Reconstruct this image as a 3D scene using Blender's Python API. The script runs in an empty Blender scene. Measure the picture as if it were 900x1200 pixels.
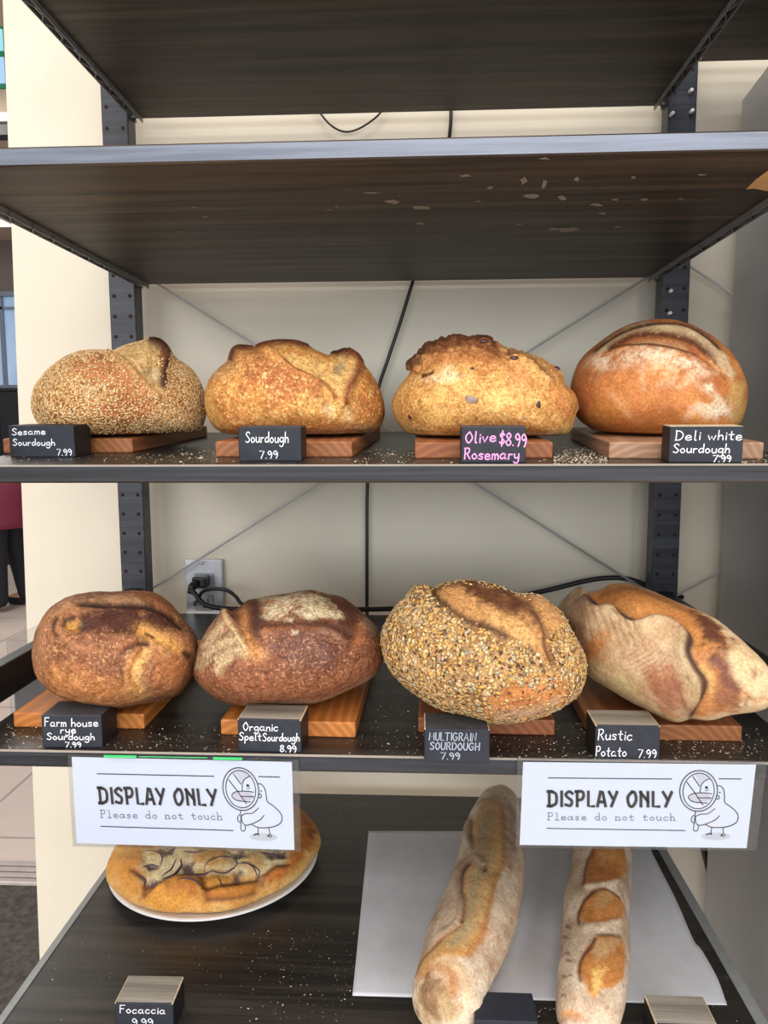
import bpy, bmesh, math, random
import numpy as np
from mathutils import Vector, Matrix

random.seed(7)
RNG = np.random.default_rng(11)
SC = bpy.context.scene
COL = SC.collection

# ------------------------------------------------------------------ camera
EYE = 1.40                                   # eye height above the floor
FPX, PITCH, YAW, ROLL = 880.6, .1102, -.0489, .0041
CAM = np.array([.0424, -1.2136, EYE])


def cam_axes():
    cy, sy = math.cos(YAW), math.sin(YAW)
    cp, sp = math.cos(PITCH), math.sin(PITCH)
    cr, sr = math.cos(ROLL), math.sin(ROLL)
    fwd = np.array([sy * cp, cy * cp, -sp])
    right = np.array([cy, -sy, 0.])
    down = np.cross(fwd, right)
    return np.array([cr * right + sr * down, -sr * right + cr * down, fwd])


CM = cam_axes()
cam_data = bpy.data.cameras.new('camera')
cam_data.sensor_fit = 'HORIZONTAL'
cam_data.sensor_width = 36.0
cam_data.lens = FPX / 900 * 36.0
cam_data.clip_start = .02
cam = bpy.data.objects.new('camera', cam_data)
COL.objects.link(cam)
_r, _d, _f = CM
cam.matrix_world = Matrix(((_r[0], -_d[0], -_f[0], CAM[0]), (_r[1], -_d[1], -_f[1], CAM[1]),
                           (_r[2], -_d[2], -_f[2], CAM[2]), (0, 0, 0, 1)))
SC.camera = cam

# ------------------------------------------------------------------ world, lights, exposure
SC.view_settings.view_transform = 'Standard'
SC.view_settings.look = 'None'
SC.view_settings.exposure = -0.07
SC.view_settings.gamma = 1.0
SC.view_settings.use_curve_mapping = False
world = bpy.data.worlds.new('store_ambient')
SC.world = world
world.use_nodes = True
world.node_tree.nodes['Background'].inputs[0].default_value = (.93, .96, 1.0, 1)
world.node_tree.nodes['Background'].inputs[1].default_value = WORLD_STRENGTH = .8


def area_light(name, loc, size, power, color=(1, .97, .93), target=None):
    d = bpy.data.lights.new(name, 'AREA')
    d.shape = 'RECTANGLE'
    d.size, d.size_y = size
    d.energy = power
    d.color = color
    o = bpy.data.objects.new(name, d)
    COL.objects.link(o)
    o.location = loc
    if target is not None:
        o.rotation_euler = (Vector(target) - Vector(loc)).to_track_quat('-Z', 'Y').to_euler()
    return o


for lx in (-2.6, 0., 2.4):
    for ly, pw in ((-1.5, 22), (-3.0, 32), (-4.5, 26)):
        area_light('ceiling_lamp', (lx, ly, 3.38), (1.25, .62), pw)
area_light('front_fill_light', (-.3, -6.6, 2.0), (7.5, 1.7), 265, (.95, .98, 1.), (-.3, 0, 1.4))  # added fill light behind the camera, brightens the wall under the boards
area_light('store_lamp', (-3.2, 2.6, 3.38), (1.25, .6), 60)
area_light('store_lamp', (-3.4, 5.0, 3.38), (1.25, .6), 50)


# ------------------------------------------------------------------ pixel <-> place helpers (900 x 1200 frame)
def project(P):
    v = (np.asarray(P, float) - CAM) @ CM.T
    return np.stack([450 + FPX * v[..., 0] / v[..., 2], 600 + FPX * v[..., 1] / v[..., 2]], -1)


def ray(x, y):
    return CM.T @ np.array([(x - 450) / FPX, (y - 600) / FPX, 1.])


def at_y(x, y, Y):
    d = ray(x, y)
    return CAM + d * (Y - CAM[1]) / d[1]


def at_z(x, y, Z):
    d = ray(x, y)
    return CAM + d * (Z - CAM[2]) / d[2]


# ------------------------------------------------------------------ frame of the shelving unit (metres)
XL, XR = -.415, .415
YB, YF = .0329, -.5209
DEP = YB - YF
TH = .0172
ZT, Z2, Z3, Z4, Z5 = EYE + .4955, EYE + .237, EYE - .0326, EYE - .3136, EYE - .6337   # undersides of the two upper, tops of the three lower boards
TILT = .0278 / DEP                             # the third board sits one hole higher at the back
WALL_Y = .085


def z3_at(Y):
    return Z3 + TILT * (Y - YF)


def at_3(x, y, h=0.):
    d = ray(x, y)
    t = (Z3 + h + TILT * (CAM[1] - YF) - CAM[2]) / (d[2] - TILT * d[1])
    return CAM + d * t


# ------------------------------------------------------------------ scene tree helpers
def link(o, parent=None):
    COL.objects.link(o)
    if parent is not None:
        o.parent = parent
    return o


def root_loc(o):
    while o.parent is not None:
        o = o.parent
    return np.array(o.location)


def thing(name, label, cat, loc, group=None):
    o = bpy.data.objects.new(name, None)
    o.empty_display_size = .02
    COL.objects.link(o)
    o.location = loc
    tag(o, label, cat, group)
    return o


def tag(o, label=None, cat=None, group=None, kind=None):
    if label: o['label'] = label
    if cat: o['category'] = cat
    if group: o['group'] = group
    if kind: o['kind'] = kind
    return o


class MB:
    """collects shapes given in world coordinates and links them as ONE mesh object"""

    def __init__(s):
        s.v, s.f, s.m, s.sm = [], [], [], []

    def add(s, verts, faces, mat=0, smooth=False):
        b = len(s.v)
        s.v.extend([tuple(map(float, p)) for p in verts])
        for f in faces:
            s.f.append(tuple(i + b for i in f))
            s.m.append(mat)
            s.sm.append(smooth)
        return s

    def box(s, lo, hi, bev=0., rot=None, pivot=None, mat=0, face_mat=None, seg=2, bevel_mat=None):
        """axis box lo..hi, optional bevel, optional rotation matrix about pivot; face_mat: {'+z': 1, ...}"""
        lo, hi = np.array(lo, float), np.array(hi, float)
        bm = bmesh.new()
        bmesh.ops.create_cube(bm, size=1.)
        c, sz = (lo + hi) / 2, hi - lo
        for v in bm.verts:
            v.co = Vector(np.array(v.co) * sz + c)
        bm.faces.ensure_lookup_table()
        for f in bm.faces:
            f.material_index = mat
            if face_mat:
                n = f.normal
                k = max(range(3), key=lambda i: abs(n[i]))
                key = ('+' if n[k] > 0 else '-') + 'xyz'[k]
                f.material_index = face_mat.get(key, mat)
        if bev > 0:
            kw = {}
            if bevel_mat is not None: kw['material'] = bevel_mat
            bmesh.ops.bevel(bm, geom=list(bm.edges), offset=bev, segments=seg, affect='EDGES', profile=.5, **kw)
        bm.normal_update()
        P = np.array([v.co[:] for v in bm.verts])
        if rot is not None:
            pv = np.array(pivot if pivot is not None else c)
            P = (P - pv) @ np.array(rot).T + pv
        b = len(s.v)
        bm.verts.index_update()
        s.v.extend(map(tuple, P))
        for f in bm.faces:
            s.f.append(tuple(v.index + b for v in f.verts))
            s.m.append(f.material_index)
            s.sm.append(False)
        bm.free()
        return s

    def prism(s, poly, off, mat=0):
        """polygon of 3D points pushed out along off, both ends closed"""
        n = len(poly)
        poly = [np.array(p, float) for p in poly]
        top = [p + np.array(off) for p in poly]
        fs = [tuple(range(n)), tuple(reversed(range(n, 2 * n)))]
        fs += [(i, i + n, (i + 1) % n + n, (i + 1) % n) for i in range(n)]
        return s.add(poly + top, fs, mat)

    def tube(s, pts, r, seg=10, caps=True, mat=0, r2=None):
        P = [Vector(p) for p in pts]
        n = len(P)
        V, Fc = [], []
        nrm = None
        for i in range(n):
            t = (P[min(i + 1, n - 1)] - P[max(i - 1, 0)])
            if t.length < 1e-9: t = Vector((0, 0, 1))
            t.normalize()
            if nrm is None:
                a = Vector((0, 0, 1)) if abs(t.z) < .9 else Vector((1, 0, 0))
                nrm = t.cross(a).normalized()
            else:
                nrm = (nrm - t * nrm.dot(t)).normalized()
            bn = t.cross(nrm)
            rr = r if np.isscalar(r) else r[i]
            for k in range(seg):
                an = 2 * math.pi * k / seg
                V.append(P[i] + (nrm * math.cos(an) + bn * math.sin(an)) * rr)
        for i in range(n - 1):
            for k in range(seg):
                a, b = i * seg + k, i * seg + (k + 1) % seg
                Fc.append((a, b, b + seg, a + seg))
        if caps:
            Fc.append(tuple(reversed(range(seg))))
            Fc.append(tuple(range((n - 1) * seg, n * seg)))
        return s.add(V, Fc, mat, True)

    def lathe(s, center, prof, seg=64, mat=0):
        c = np.array(center)
        V, Fc = [], []
        for (r, z) in prof:
            for k in range(seg):
                a = 2 * math.pi * k / seg
                V.append(c + np.array([r * math.cos(a), r * math.sin(a), z]))
        n = len(prof)
        for i in range(n - 1):
            for k in range(seg):
                a, b = i * seg + k, i * seg + (k + 1) % seg
                Fc.append((a, b, b + seg, a + seg))
        return s.add(V, Fc, mat, True)

    def ribbon(s, pts2, w, fr, lift=.0003, mat=0, closed=False, taper=False):
        """flat stroke of width w along 2D points in the frame fr = (origin, ex, ey, normal)"""
        O, ex, ey, nn = fr
        P = np.array(pts2, float)
        if closed: P = np.vstack([P, P[:1]])
        if len(P) == 1: P = np.array([P[0] - [w * .4, 0], P[0] + [w * .4, 0]])
        T = np.gradient(P, axis=0)
        T /= np.maximum(np.linalg.norm(T, axis=1), 1e-9)[:, None]
        N = np.stack([-T[:, 1], T[:, 0]], 1)
        if not closed:
            P[0] -= T[0] * w * .35
            P[-1] += T[-1] * w * .35
        n = len(P)
        ww = np.full(n, w / 2) if np.isscalar(w) else np.array(w) / 2
        A, B = P + N * ww[:, None], P - N * ww[:, None]
        to3 = lambda q: O + q[0] * ex + q[1] * ey + nn * lift
        V = [to3(q) for q in A] + [to3(q) for q in B]
        Fc = [(i, n + i, n + i + 1, i + 1) for i in range(n - 1)]
        return s.add(V, Fc, mat)

    def flat(s, pts2, fr, lift=.0003, mat=0):
        O, ex, ey, nn = fr
        return s.add([O + q[0] * ex + q[1] * ey + nn * lift for q in pts2], [tuple(range(len(pts2)))], mat)

    def build(s, name, mats, parent=None, mods=None):
        if not isinstance(mats, (list, tuple)): mats = [mats]
        V = np.array(s.v)
        if parent is not None:
            org = root_loc(parent)
        else:
            org = np.array([(V[:, 0].min() + V[:, 0].max()) / 2, (V[:, 1].min() + V[:, 1].max()) / 2, V[:, 2].min()])
        me = bpy.data.meshes.new(name)
        me.from_pydata([tuple(p) for p in V - org], [], s.f)
        for m in mats: me.materials.append(m)
        me.polygons.foreach_set('material_index', s.m)
        me.polygons.foreach_set('use_smooth', s.sm)
        me.update()
        o = bpy.data.objects.new(name, me)
        link(o, parent)
        if parent is None: o.location = org
        return o


def spline(pts, n=8, closed=False):
    """Catmull-Rom through points of any dimension"""
    P = np.array(pts, float)
    m = len(P)
    if m < 3 and not closed: 
        return np.array([P[0] + (P[-1] - P[0]) * t for t in np.linspace(0, 1, n + 1)])
    out = []
    rng = range(m) if closed else range(m - 1)
    g = (lambda i: P[i % m]) if closed else (lambda i: P[min(max(i, 0), m - 1)])
    for i in rng:
        p0, p1, p2, p3 = g(i - 1), g(i), g(i + 1), g(i + 2)
        for k in range(n):
            t = k / n
            out.append(.5 * (2 * p1 + (p2 - p0) * t + (2 * p0 - 5 * p1 + 4 * p2 - p3) * t * t + (3 * p1 - p0 - 3 * p2 + p3) * t ** 3))
    if not closed: out.append(P[-1])
    return np.array(out)


def srgb(r, g=None, b=None):
    c = np.array(r if g is None else (r, g, b), float) / 255
    return np.where(c <= .04045, c / 12.92, ((c + .055) / 1.055) ** 2.4)


# ------------------------------------------------------------------ materials
class NT:
    def __init__(s, name):
        s.mat = bpy.data.materials.new(name)
        s.mat.use_nodes = True
        s.t = s.mat.node_tree
        s.b = s.t.nodes['Principled BSDF']

    def n(s, typ, **kw):
        nd = s.t.nodes.new(typ)
        for k, v in kw.items():
            if hasattr(nd, k): setattr(nd, k, v)
        return nd

    def l(s, a, b):
        s.t.links.new(a, b)

    def coords(s, scale=(1, 1, 1), kind='Object', loc=(0, 0, 0)):
        tc = s.n('ShaderNodeTexCoord')
        mp = s.n('ShaderNodeMapping')
        mp.inputs['Scale'].default_value = scale
        mp.inputs['Location'].default_value = loc
        s.l(tc.outputs[kind], mp.inputs['Vector'])
        return mp.outputs['Vector']

    def noise(s, vec, scale, detail=4, rough=.55, dist=0.):
        nd = s.n('ShaderNodeTexNoise')
        nd.inputs['Scale'].default_value = scale
        nd.inputs['Detail'].default_value = detail
        nd.inputs['Roughness'].default_value = rough
        nd.inputs['Distortion'].default_value = dist
        s.l(vec, nd.inputs['Vector'])
        return nd.outputs['Fac']

    def ramp(s, fac, stops):
        nd = s.n('ShaderNodeValToRGB')
        cr = nd.color_ramp
        while len(cr.elements) > 1: cr.elements.remove(cr.elements[0])
        cr.elements[0].position = stops[0][0]
        cr.elements[0].color = (*stops[0][1], 1)
        for p, c in stops[1:]:
            e = cr.elements.new(p)
            e.color = (*c, 1)
        s.l(fac, nd.inputs['Fac'])
        return nd.outputs['Color']

    def mix(s, fac, a, b, mode='MIX'):
        nd = s.n('ShaderNodeMix', data_type='RGBA', blend_type=mode)
        for sock, v in ((nd.inputs[0], fac), (nd.inputs[6], a), (nd.inputs[7], b)):
            if hasattr(v, 'is_linked'): s.l(v, sock)
            elif np.isscalar(v): sock.default_value = v
            else: sock.default_value = (*v, 1) if len(v) == 3 else v
        return nd.outputs[2]

    def math(s, op, a, b=None):
        nd = s.n('ShaderNodeMath', operation=op)
        for sock, v in ((nd.inputs[0], a), (nd.inputs[1], b)):
            if v is None: continue
            if hasattr(v, 'is_linked'): s.l(v, sock)
            else: sock.default_value = v
        return nd.outputs[0]

    def bump(s, h, strength=.3, dist=.001):
        nd = s.n('ShaderNodeBump')
        nd.inputs['Strength'].default_value = strength
        nd.inputs['Distance'].default_value = dist
        s.l(h, nd.inputs['Height'])
        s.l(nd.outputs['Normal'], s.b.inputs['Normal'])

    def set(s, color=None, rough=None, metal=None, spec=None, **kw):
        for k, v in (('Base Color', color), ('Roughness', rough), ('Metallic', metal), ('Specular IOR Level', spec), *kw.items()):
            if v is None: continue
            sk = s.b.inputs[k]
            if hasattr(v, 'is_linked'): s.l(v, sk)
            elif np.isscalar(v): sk.default_value = v
            else: sk.default_value = (*[float(x) for x in v][:3], 1)
        return s.mat


def simple(name, rgb, rough=.6, metal=0., spec=.5, var=.08, scale=30, bump=0.):
    t = NT(name)
    c = srgb(rgb)
    v = t.coords()
    f = t.noise(v, scale)
    col = t.ramp(f, [(.3, c * (1 - var)), (.7, np.minimum(c * (1 + var), 1))])
    if bump: t.bump(t.noise(v, scale * 6), bump, .0005)
    return t.set(col, rough, metal, spec)


def dark_wood(name, lo, hi, rough=.42, spec=.5, axis='x', seed=0.):
    t = NT(name)
    sc = {'x': (1.6, 38, 38), 'y': (38, 1.6, 38), 'z': (38, 38, 1.6)}[axis]
    v = t.coords(sc, loc=(seed, seed * 2, 0))
    f = t.noise(v, 1.2, 6, .62, .6)
    f2 = t.noise(t.coords({'x': (5, 240, 240), 'y': (240, 5, 240), 'z': (240, 240, 5)}[axis]), 1., 3, .6)
    g = t.math('ADD', t.math('MULTIPLY', f, .75), t.math('MULTIPLY', f2, .3))
    a, b = srgb(lo), srgb(hi)
    col = t.ramp(g, [(.34, a * .7), (.46, a), (.58, (a + b) / 2), (.72, b)])
    r = t.math('ADD', t.math('MULTIPLY', f2, .3), rough - .15)
    t.bump(g, .25, .0008)
    return t.set(col, r, 0, spec)


def plank(name, c1, c2, ring=420, seed=0.):
    """solid timber: growth rings round an axis along Y, arcs on the ends and streaks on the top"""
    t = NT(name)
    tc = t.n('ShaderNodeTexCoord')
    mp = t.n('ShaderNodeMapping')
    mp.inputs['Location'].default_value = (.018 + seed, 0, .052)
    mp.inputs['Scale'].default_value = (1, .035, 1)
    t.l(tc.outputs['Object'], mp.inputs['Vector'])
    wv = t.n('ShaderNodeTexWave', wave_type='RINGS', rings_direction='Y')
    wv.inputs['Scale'].default_value = ring / 10
    wv.inputs['Distortion'].default_value = 2.2
    wv.inputs['Detail'].default_value = 3
    wv.inputs['Detail Scale'].default_value = 1.4
    t.l(mp.outputs['Vector'], wv.inputs['Vector'])
    f = t.noise(t.coords((90, 6, 90)), 3., 4)
    a, b = srgb(c1), srgb(c2)
    col = t.ramp(t.math('ADD', t.math('MULTIPLY', wv.outputs['Fac'], .6), t.math('MULTIPLY', f, .4)), [(.2, a * .55 + b * .45), (.5, a * .4 + b * .6), (.8, b)])
    t.bump(f, .2, .0006)
    return t.set(col, .5, 0, .4)


M = {}
M['underside'] = dark_wood('stained_shelf_wood', (46, 36, 28), (98, 82, 64), .5, .35)
M['edge'] = dark_wood('painted_shelf_edge', (22, 23, 27), (58, 62, 71), .45, .4, seed=3)
M['edge_pale'] = dark_wood('pale_sheen_shelf_edge', (90, 98, 114), (134, 144, 162), .4, .5, seed=6)  # second board's edge: reflected ceiling light painted in as a paler colour
M['post'] = dark_wood('painted_post', (34, 37, 46), (66, 71, 84), .42, .5, 'x', 5)
M['shelf_top'] = dark_wood('worn_shelf_top', (30, 27, 25), (64, 60, 56), .38, .5, seed=8)
M['rung'] = simple('black_paint', (24, 24, 27), .45)
M['hole'] = simple('drilled_hole', (46, 24, 18), .9)
M['pin'] = simple('white_plastic_pin', (235, 235, 235), .35)
M['zinc'] = simple('zinc_rod', (205, 206, 208), .35, .35)
M['strip'] = simple('grey_metal_strip', (142, 142, 144), .45, .3)
M['alu'] = simple('grey_edge_strip', (150, 156, 158), .45, .2, var=.1, scale=60)
M['bare'] = simple('bare_pine', (222, 180, 120), .7)
M['scuff'] = simple('white_scuff_glint', (150, 142, 132), .8)  # real scuffs, and the light on the boards' front bevels painted pale
M['wall'] = simple('cream_paint', (229, 221, 203), .55, 0, .3, .02, 6)
M['fridge'] = simple('grey_sheet_metal', (166, 168, 172), .24, .15, .5, .03, 3)
M['cable'] = simple('black_rubber', (22, 23, 26), .4)
M['steel'] = simple('brushed_steel', (205, 208, 214), .3, .75)
M['outlet'] = simple('grey_receptacle', (170, 174, 182), .45)
M['black'] = simple('chalkboard_black', (39, 43, 53), .62, 0, .35, .18, 90, .1)
M['black_side'] = simple('chalkboard_side', (30, 28, 30), .55, 0, .4, .3, 120, .2)
M['worn_top'] = dark_wood('worn_block_top', (128, 122, 112), (180, 174, 164), .7, .2, seed=2)
M['dusty_top'] = simple('dusty_block_top', (72, 73, 78), .7, 0, .3, .25, 150)
M['chip'] = simple('chipped_wood_edge', (205, 186, 150), .8, var=.25, scale=200)
M['chalk'] = simple('white_chalk_ink', (232, 236, 244), .8, var=.05)
M['chalk_dim'] = simple('faded_chalk_ink', (168, 180, 196), .8, var=.1)
M['chalk_pink'] = simple('pink_chalk_ink', (255, 165, 225), .8, var=.05)
M['paper'] = simple('white_paper', (208, 216, 233), .6, 0, .4, .01, 10)
M['ink'] = simple('black_ink', (9, 9, 12), .6)
M['ink_grey'] = simple('grey_ink', (120, 124, 134), .6)
M['ink_pale'] = simple('pale_grey_ink', (190, 193, 204), .6)
M['tape'] = simple('green_tape', (60, 190, 110), .5)
M['parchment'] = simple('baking_parchment', (208, 212, 220), .75, 0, .15, .05, 40, .5)
M['china'] = simple('white_china', (240, 240, 240), .2)
M['maroon'] = simple('maroon_fabric', (112, 32, 56), .8)
M['navy'] = simple('black_fabric', (22, 22, 30), .85)
M['skin'] = simple('skin', (205, 160, 135), .6)
M['hair'] = simple('dark_hair', (40, 28, 22), .6)


def clear_plastic():
    t = NT('clear_plastic_sleeve')
    tr = t.n('ShaderNodeBsdfTransparent')
    tr.inputs[0].default_value = (.93, .94, .95, 1)
    gl = t.n('ShaderNodeBsdfGlossy')
    gl.inputs['Roughness'].default_value = .12
    mx = t.n('ShaderNodeMixShader')
    mx.inputs[0].default_value = .028
    t.l(tr.outputs[0], mx.inputs[1])
    t.l(gl.outputs[0], mx.inputs[2])
    t.l(mx.outputs[0], t.t.nodes['Material Output'].inputs['Surface'])
    return t.mat


M['sleeve'] = clear_plastic()


def tile_floor():
    t = NT('floor_tiles')
    v = t.coords((1, 1, 1), 'Object', (.25, .12, 0))
    br = t.n('ShaderNodeTexBrick', offset=0., squash=1.)
    br.inputs['Scale'].default_value = 1.
    br.inputs['Mortar Size'].default_value = .006
    br.inputs['Brick Width'].default_value = .6
    br.inputs['Row Height'].default_value = .6
    br.inputs['Color1'].default_value = (*srgb(214, 200, 190), 1)
    br.inputs['Color2'].default_value = (*srgb(206, 194, 186), 1)
    br.inputs['Mortar'].default_value = (*srgb(150, 138, 130), 1)
    t.l(v, br.inputs['Vector'])
    f = t.noise(v, 5)
    return t.set(t.mix(.15, br.outputs['Color'], t.ramp(f, [(.3, srgb(180, 168, 160)), (.7, srgb(226, 216, 208))])), .3, 0, .4)


M['tiles'] = tile_floor()
M['carpet'] = simple('dark_mat_pile', (92, 88, 84), .95, 0, .1, .35, 60, .5)
M['ceiling'] = simple('ceiling_paint', (196, 178, 160), .8, 0, .2, .03)
M['store_wall'] = simple('store_wall_paint', (122, 112, 108), .8, 0, .2, .03)
M['white_trim'] = simple('white_trim', (225, 222, 220), .6)


def glass_window():
    t = NT('frosted_window')
    v = t.coords((3, 1, .6))
    c = t.ramp(t.noise(v, 3), [(.3, srgb(140, 168, 205)), (.7, srgb(185, 205, 230))])
    t.set(c, .3)
    t.b.inputs['Emission Color'].default_value = (*srgb(150, 178, 214), 1)
    t.b.inputs['Emission Strength'].default_value = .35
    return t.mat


M['window'] = glass_window()


def emissive(name, rgb, s):
    t = NT(name)
    t.set(srgb(rgb), .5)
    t.b.inputs['Emission Color'].default_value = (*srgb(rgb), 1)
    t.b.inputs['Emission Strength'].default_value = s
    return t.mat


M['lamp'] = emissive('lamp_diffuser', (255, 248, 235), 2.5)
M['cyan'] = emissive('cyan_lit_panel', (150, 225, 240), .5)
M['blue'] = emissive('blue_lit_panel', (165, 205, 250), .5)
M['green'] = simple('green_frame', (40, 150, 105), .5)


def crust(name, bump=.5, rough=.68, spec=.22, contrast=1.):
    t = NT(name)
    at = t.n('ShaderNodeAttribute')
    at.attribute_name = 'crust'
    v = t.coords()
    f = t.noise(v, 380, 5, .7)
    g = t.noise(v, 95, 4, .6, .4)
    vo = t.n('ShaderNodeTexVoronoi')
    vo.inputs['Scale'].default_value = 330
    t.l(v, vo.inputs['Vector'])
    h = t.math('ADD', f, t.math('MULTIPLY', vo.outputs['Distance'], .5))
    k = contrast
    lo, hi = [1 - k * x for x in (.5, .58, .66)], [1 + k * x for x in (.38, .42, .46)]
    col = t.mix(1., at.outputs['Color'], t.ramp(f, [(.3, lo), (.5, (1, 1, 1)), (.70, hi)]), 'MULTIPLY')
    col = t.mix(1., col, t.ramp(g, [(.3, [1 - k * x for x in (.24, .30, .36)]), (.5, (1, 1, 1)), (.7, [1 + k * x for x in (.16, .20, .24)])]), 'MULTIPLY')
    t.bump(h, bump, .0014)
    return t.set(col, rough, 0, spec)


M['crust'] = crust('bread_crust', contrast=1.15)
M['crust_smooth'] = crust('smooth_floured_crust', .25, .62, .25, .62)
t_ = NT('seed_coat')
a_ = t_.n('ShaderNodeAttribute')
a_.attribute_name = 'seed'
M['seed'] = t_.set(a_.outputs['Color'], .5, 0, .4)
M['olive'] = simple('purple_olive', (70, 44, 52), .3, 0, .6, .3, 80)
M['olive_pale'] = simple('pale_olive', (150, 128, 118), .4, 0, .5, .25, 120)
M['onion'] = simple('red_onion', (74, 58, 78), .4, 0, .5, .35, 90)

# ================================================================== the setting
def struct(mb, name, m):
    return tag(mb.build(name, m), kind='structure')


struct(MB().box((-9, -7, -.05), (4, 7.2, 0)), 'floor', M['tiles'])
struct(MB().box((-9, -7, 3.45), (4, 7.2, 3.55)), 'ceiling', M['ceiling'])
# the cream wall behind the shelves; its left end leans a hair
wl_top, wl_bot = at_y(-4.5, -200, WALL_Y), at_y(47.5, 1150, WALL_Y)
k_ = (wl_bot[0] - wl_top[0]) / (wl_bot[2] - wl_top[2])
xw = lambda z: wl_top[0] + k_ * (z - wl_top[2])
struct(MB().prism([(xw(0), WALL_Y, 0), (2.6, WALL_Y, 0), (2.6, WALL_Y, 3.45), (xw(3.45), WALL_Y, 3.45)], (0, .18, 0)), 'wall_back', M['wall'])
struct(MB().box((-9, 7.0, 0), (2, 7.15, 3.45)), 'wall_far', M['store_wall'])
struct(MB().box((-9.15, .6, 0), (-9, 7.15, 3.45)), 'wall_left', M['store_wall'])
# ridged metal threshold between tiles and mat
th0, th1 = at_z(20, 1037, 0)[1], at_z(20, 1010, 0)[1]
mb = MB()
for i in range(4):
    y0 = th0 + (th1 - th0) * i / 4
    mb.box((-3.2, y0 + .004, 0), (xw(0) - .04, y0 + (th1 - th0) / 4 - .004, .006), .0025)
mb.box((-3.2, th0 - .012, 0), (xw(0) - .04, th0 + .003, .012), .003, mat=1)
struct(mb, 'trim_1', [simple('threshold_metal', (176, 168, 166), .5, .3), M['white_trim']])
# far window, its frame and panes
W0, W1 = at_y(-60, 452, 6.97), at_y(17, 348, 6.97)
X0w, X1w, Z0w, Z1w = W0[0], W1[0] + .25, W0[2], W1[2]
mb = MB().box((X0w, 6.955, Z0w), (X1w, 6.985, Z1w))
wn = struct(mb, 'window_1', M['window'])
mb = MB()
fw = .05
mb.box((X0w - fw, 6.9, Z1w), (X1w + fw, 6.99, Z1w + fw)).box((X0w - fw, 6.9, Z0w - fw), (X1w + fw, 6.99, Z0w))
zt_ = at_y(4, 361, 6.93)[2]
mb.box((X0w, 6.92, zt_ - .012), (X1w, 6.955, zt_ + .012))
xm = at_y(3.5, 400, 6.93)[0]
mb.box((xm - .02, 6.92, Z0w), (xm + .02, 6.955, Z1w)).box((X1w, 6.9, Z0w), (X1w + fw, 6.99, Z1w))
mb.build('window_frame', simple('grey_window_frame', (120, 130, 148), .5), wn)
# bulkhead and black track under the ceiling, further in the store
b0, b1, b2 = at_y(2, 131, 3.2)[2], at_y(2, 142, 3.2)[2], at_y(2, 157, 3.2)[2]
struct(MB().box((-5, 3.2, b1), (-1.0, 3.4, b0), .004), 'trim_2', M['white_trim'])
struct(MB().box((-5, 3.22, b2), (-1.0, 3.3, b1), .004), 'trim_3', M['rung'])
for zz in (b0, ):
    struct(MB().box((-5, 3.3, b0), (-1.0, 3.38, 3.45)), 'trim_4', M['ceiling'])

# ================================================================== store things beyond the wall's left end
a0, a1 = at_y(-30, 104, 2.2), at_y(1.6, 30, 2.2)
z_mid = at_y(1, 63, 2.2)[2]
t = thing('hanging_sign', 'green-framed lit sign with two pale blue panels, high beyond the wall at top left', 'sign', (a0[0], 2.2, a0[2]))
g = .012
MB().box((a0[0], 2.2, a0[2]), (a1[0], 2.212, a0[2] + g * 1.6)).box((a0[0], 2.2, z_mid - g), (a1[0], 2.212, z_mid + g)) \
    .box((a0[0], 2.2, a1[2] - g), (a1[0], 2.212, a1[2])).box((a0[0], 2.2, a0[2]), (a0[0] + .02, 2.212, a1[2])).build('frame', M['green'], t)
MB().box((a0[0] + .02, 2.203, z_mid + g), (a1[0], 2.209, a1[2] - g)).build('upper_panel', M['cyan'], t)
MB().box((a0[0] + .02, 2.203, a0[2] + g * 1.6), (a1[0], 2.209, z_mid - g)).build('lower_panel', M['blue'], t)
mb = MB()
for x in (a0[0] + .05, a1[0] - .05): mb.tube([(x, 2.206, a1[2] - .004), (x, 2.206, 3.45)], .004)
mb.build('hanger_rod', M['zinc'], t)

lp = at_z(-1, 257, 3.445)
t = thing('ceiling_light', 'white ceiling light far beyond the left end of the cream wall', 'lamp', (lp[0], lp[1], 3.40))
MB().box((lp[0] - .9, lp[1] - .12, 3.41), (lp[0] + .1, lp[1] + .12, 3.45), .004).build('housing', M['white_trim'], t)
MB().box((lp[0] - .88, lp[1] - .10, 3.40), (lp[0] + .08, lp[1] + .10, 3.41)).build('diffuser', M['lamp'], t)

c0, c1 = at_y(-60, 455, 6.3), at_y(22, 455, 6.3)
t = thing('store_cabinet', 'tall black cabinet under the far bluish window', 'cabinet', ((c0[0] + c1[0]) / 2, 6.55, 0))
MB().box((c0[0], 6.32, .08), (c1[0] + .3, 6.9, c0[2] - .03), .006).build('body', M['rung'], t)
MB().box((c0[0] - .02, 6.3, c0[2] - .03), (c1[0] + .32, 6.92, c0[2]), .006).build('worktop', M['rung'], t)
MB().box((c0[0] + .03, 6.36, 0), (c1[0] + .27, 6.88, .08)).build('plinth', M['rung'], t)
for i in range(2):
    xa = c0[0] + .02 + i * ((c1[0] + .3 - c0[0]) / 2)
    d = MB().box((xa, 6.305, .1), (xa + (c1[0] + .3 - c0[0]) / 2 - .03, 6.32, c0[2] - .05), .004).build('door', M['navy'], t)
    MB().tube([(xa + .06, 6.285, .9), (xa + .06, 6.285, 1.1)], .008).build('handle', M['zinc'], d)

# the carpet mat in front of the threshold
mx0, mx1 = -3.1, xw(0) - .03
mb = MB().box((mx0, -2.4, 0), (mx1, th0 - .014, .009), .003)
tag(mb.build('floor_mat', M['carpet']), 'dark grey carpet mat on the tiled floor left of the cream wall', 'mat')


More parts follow.
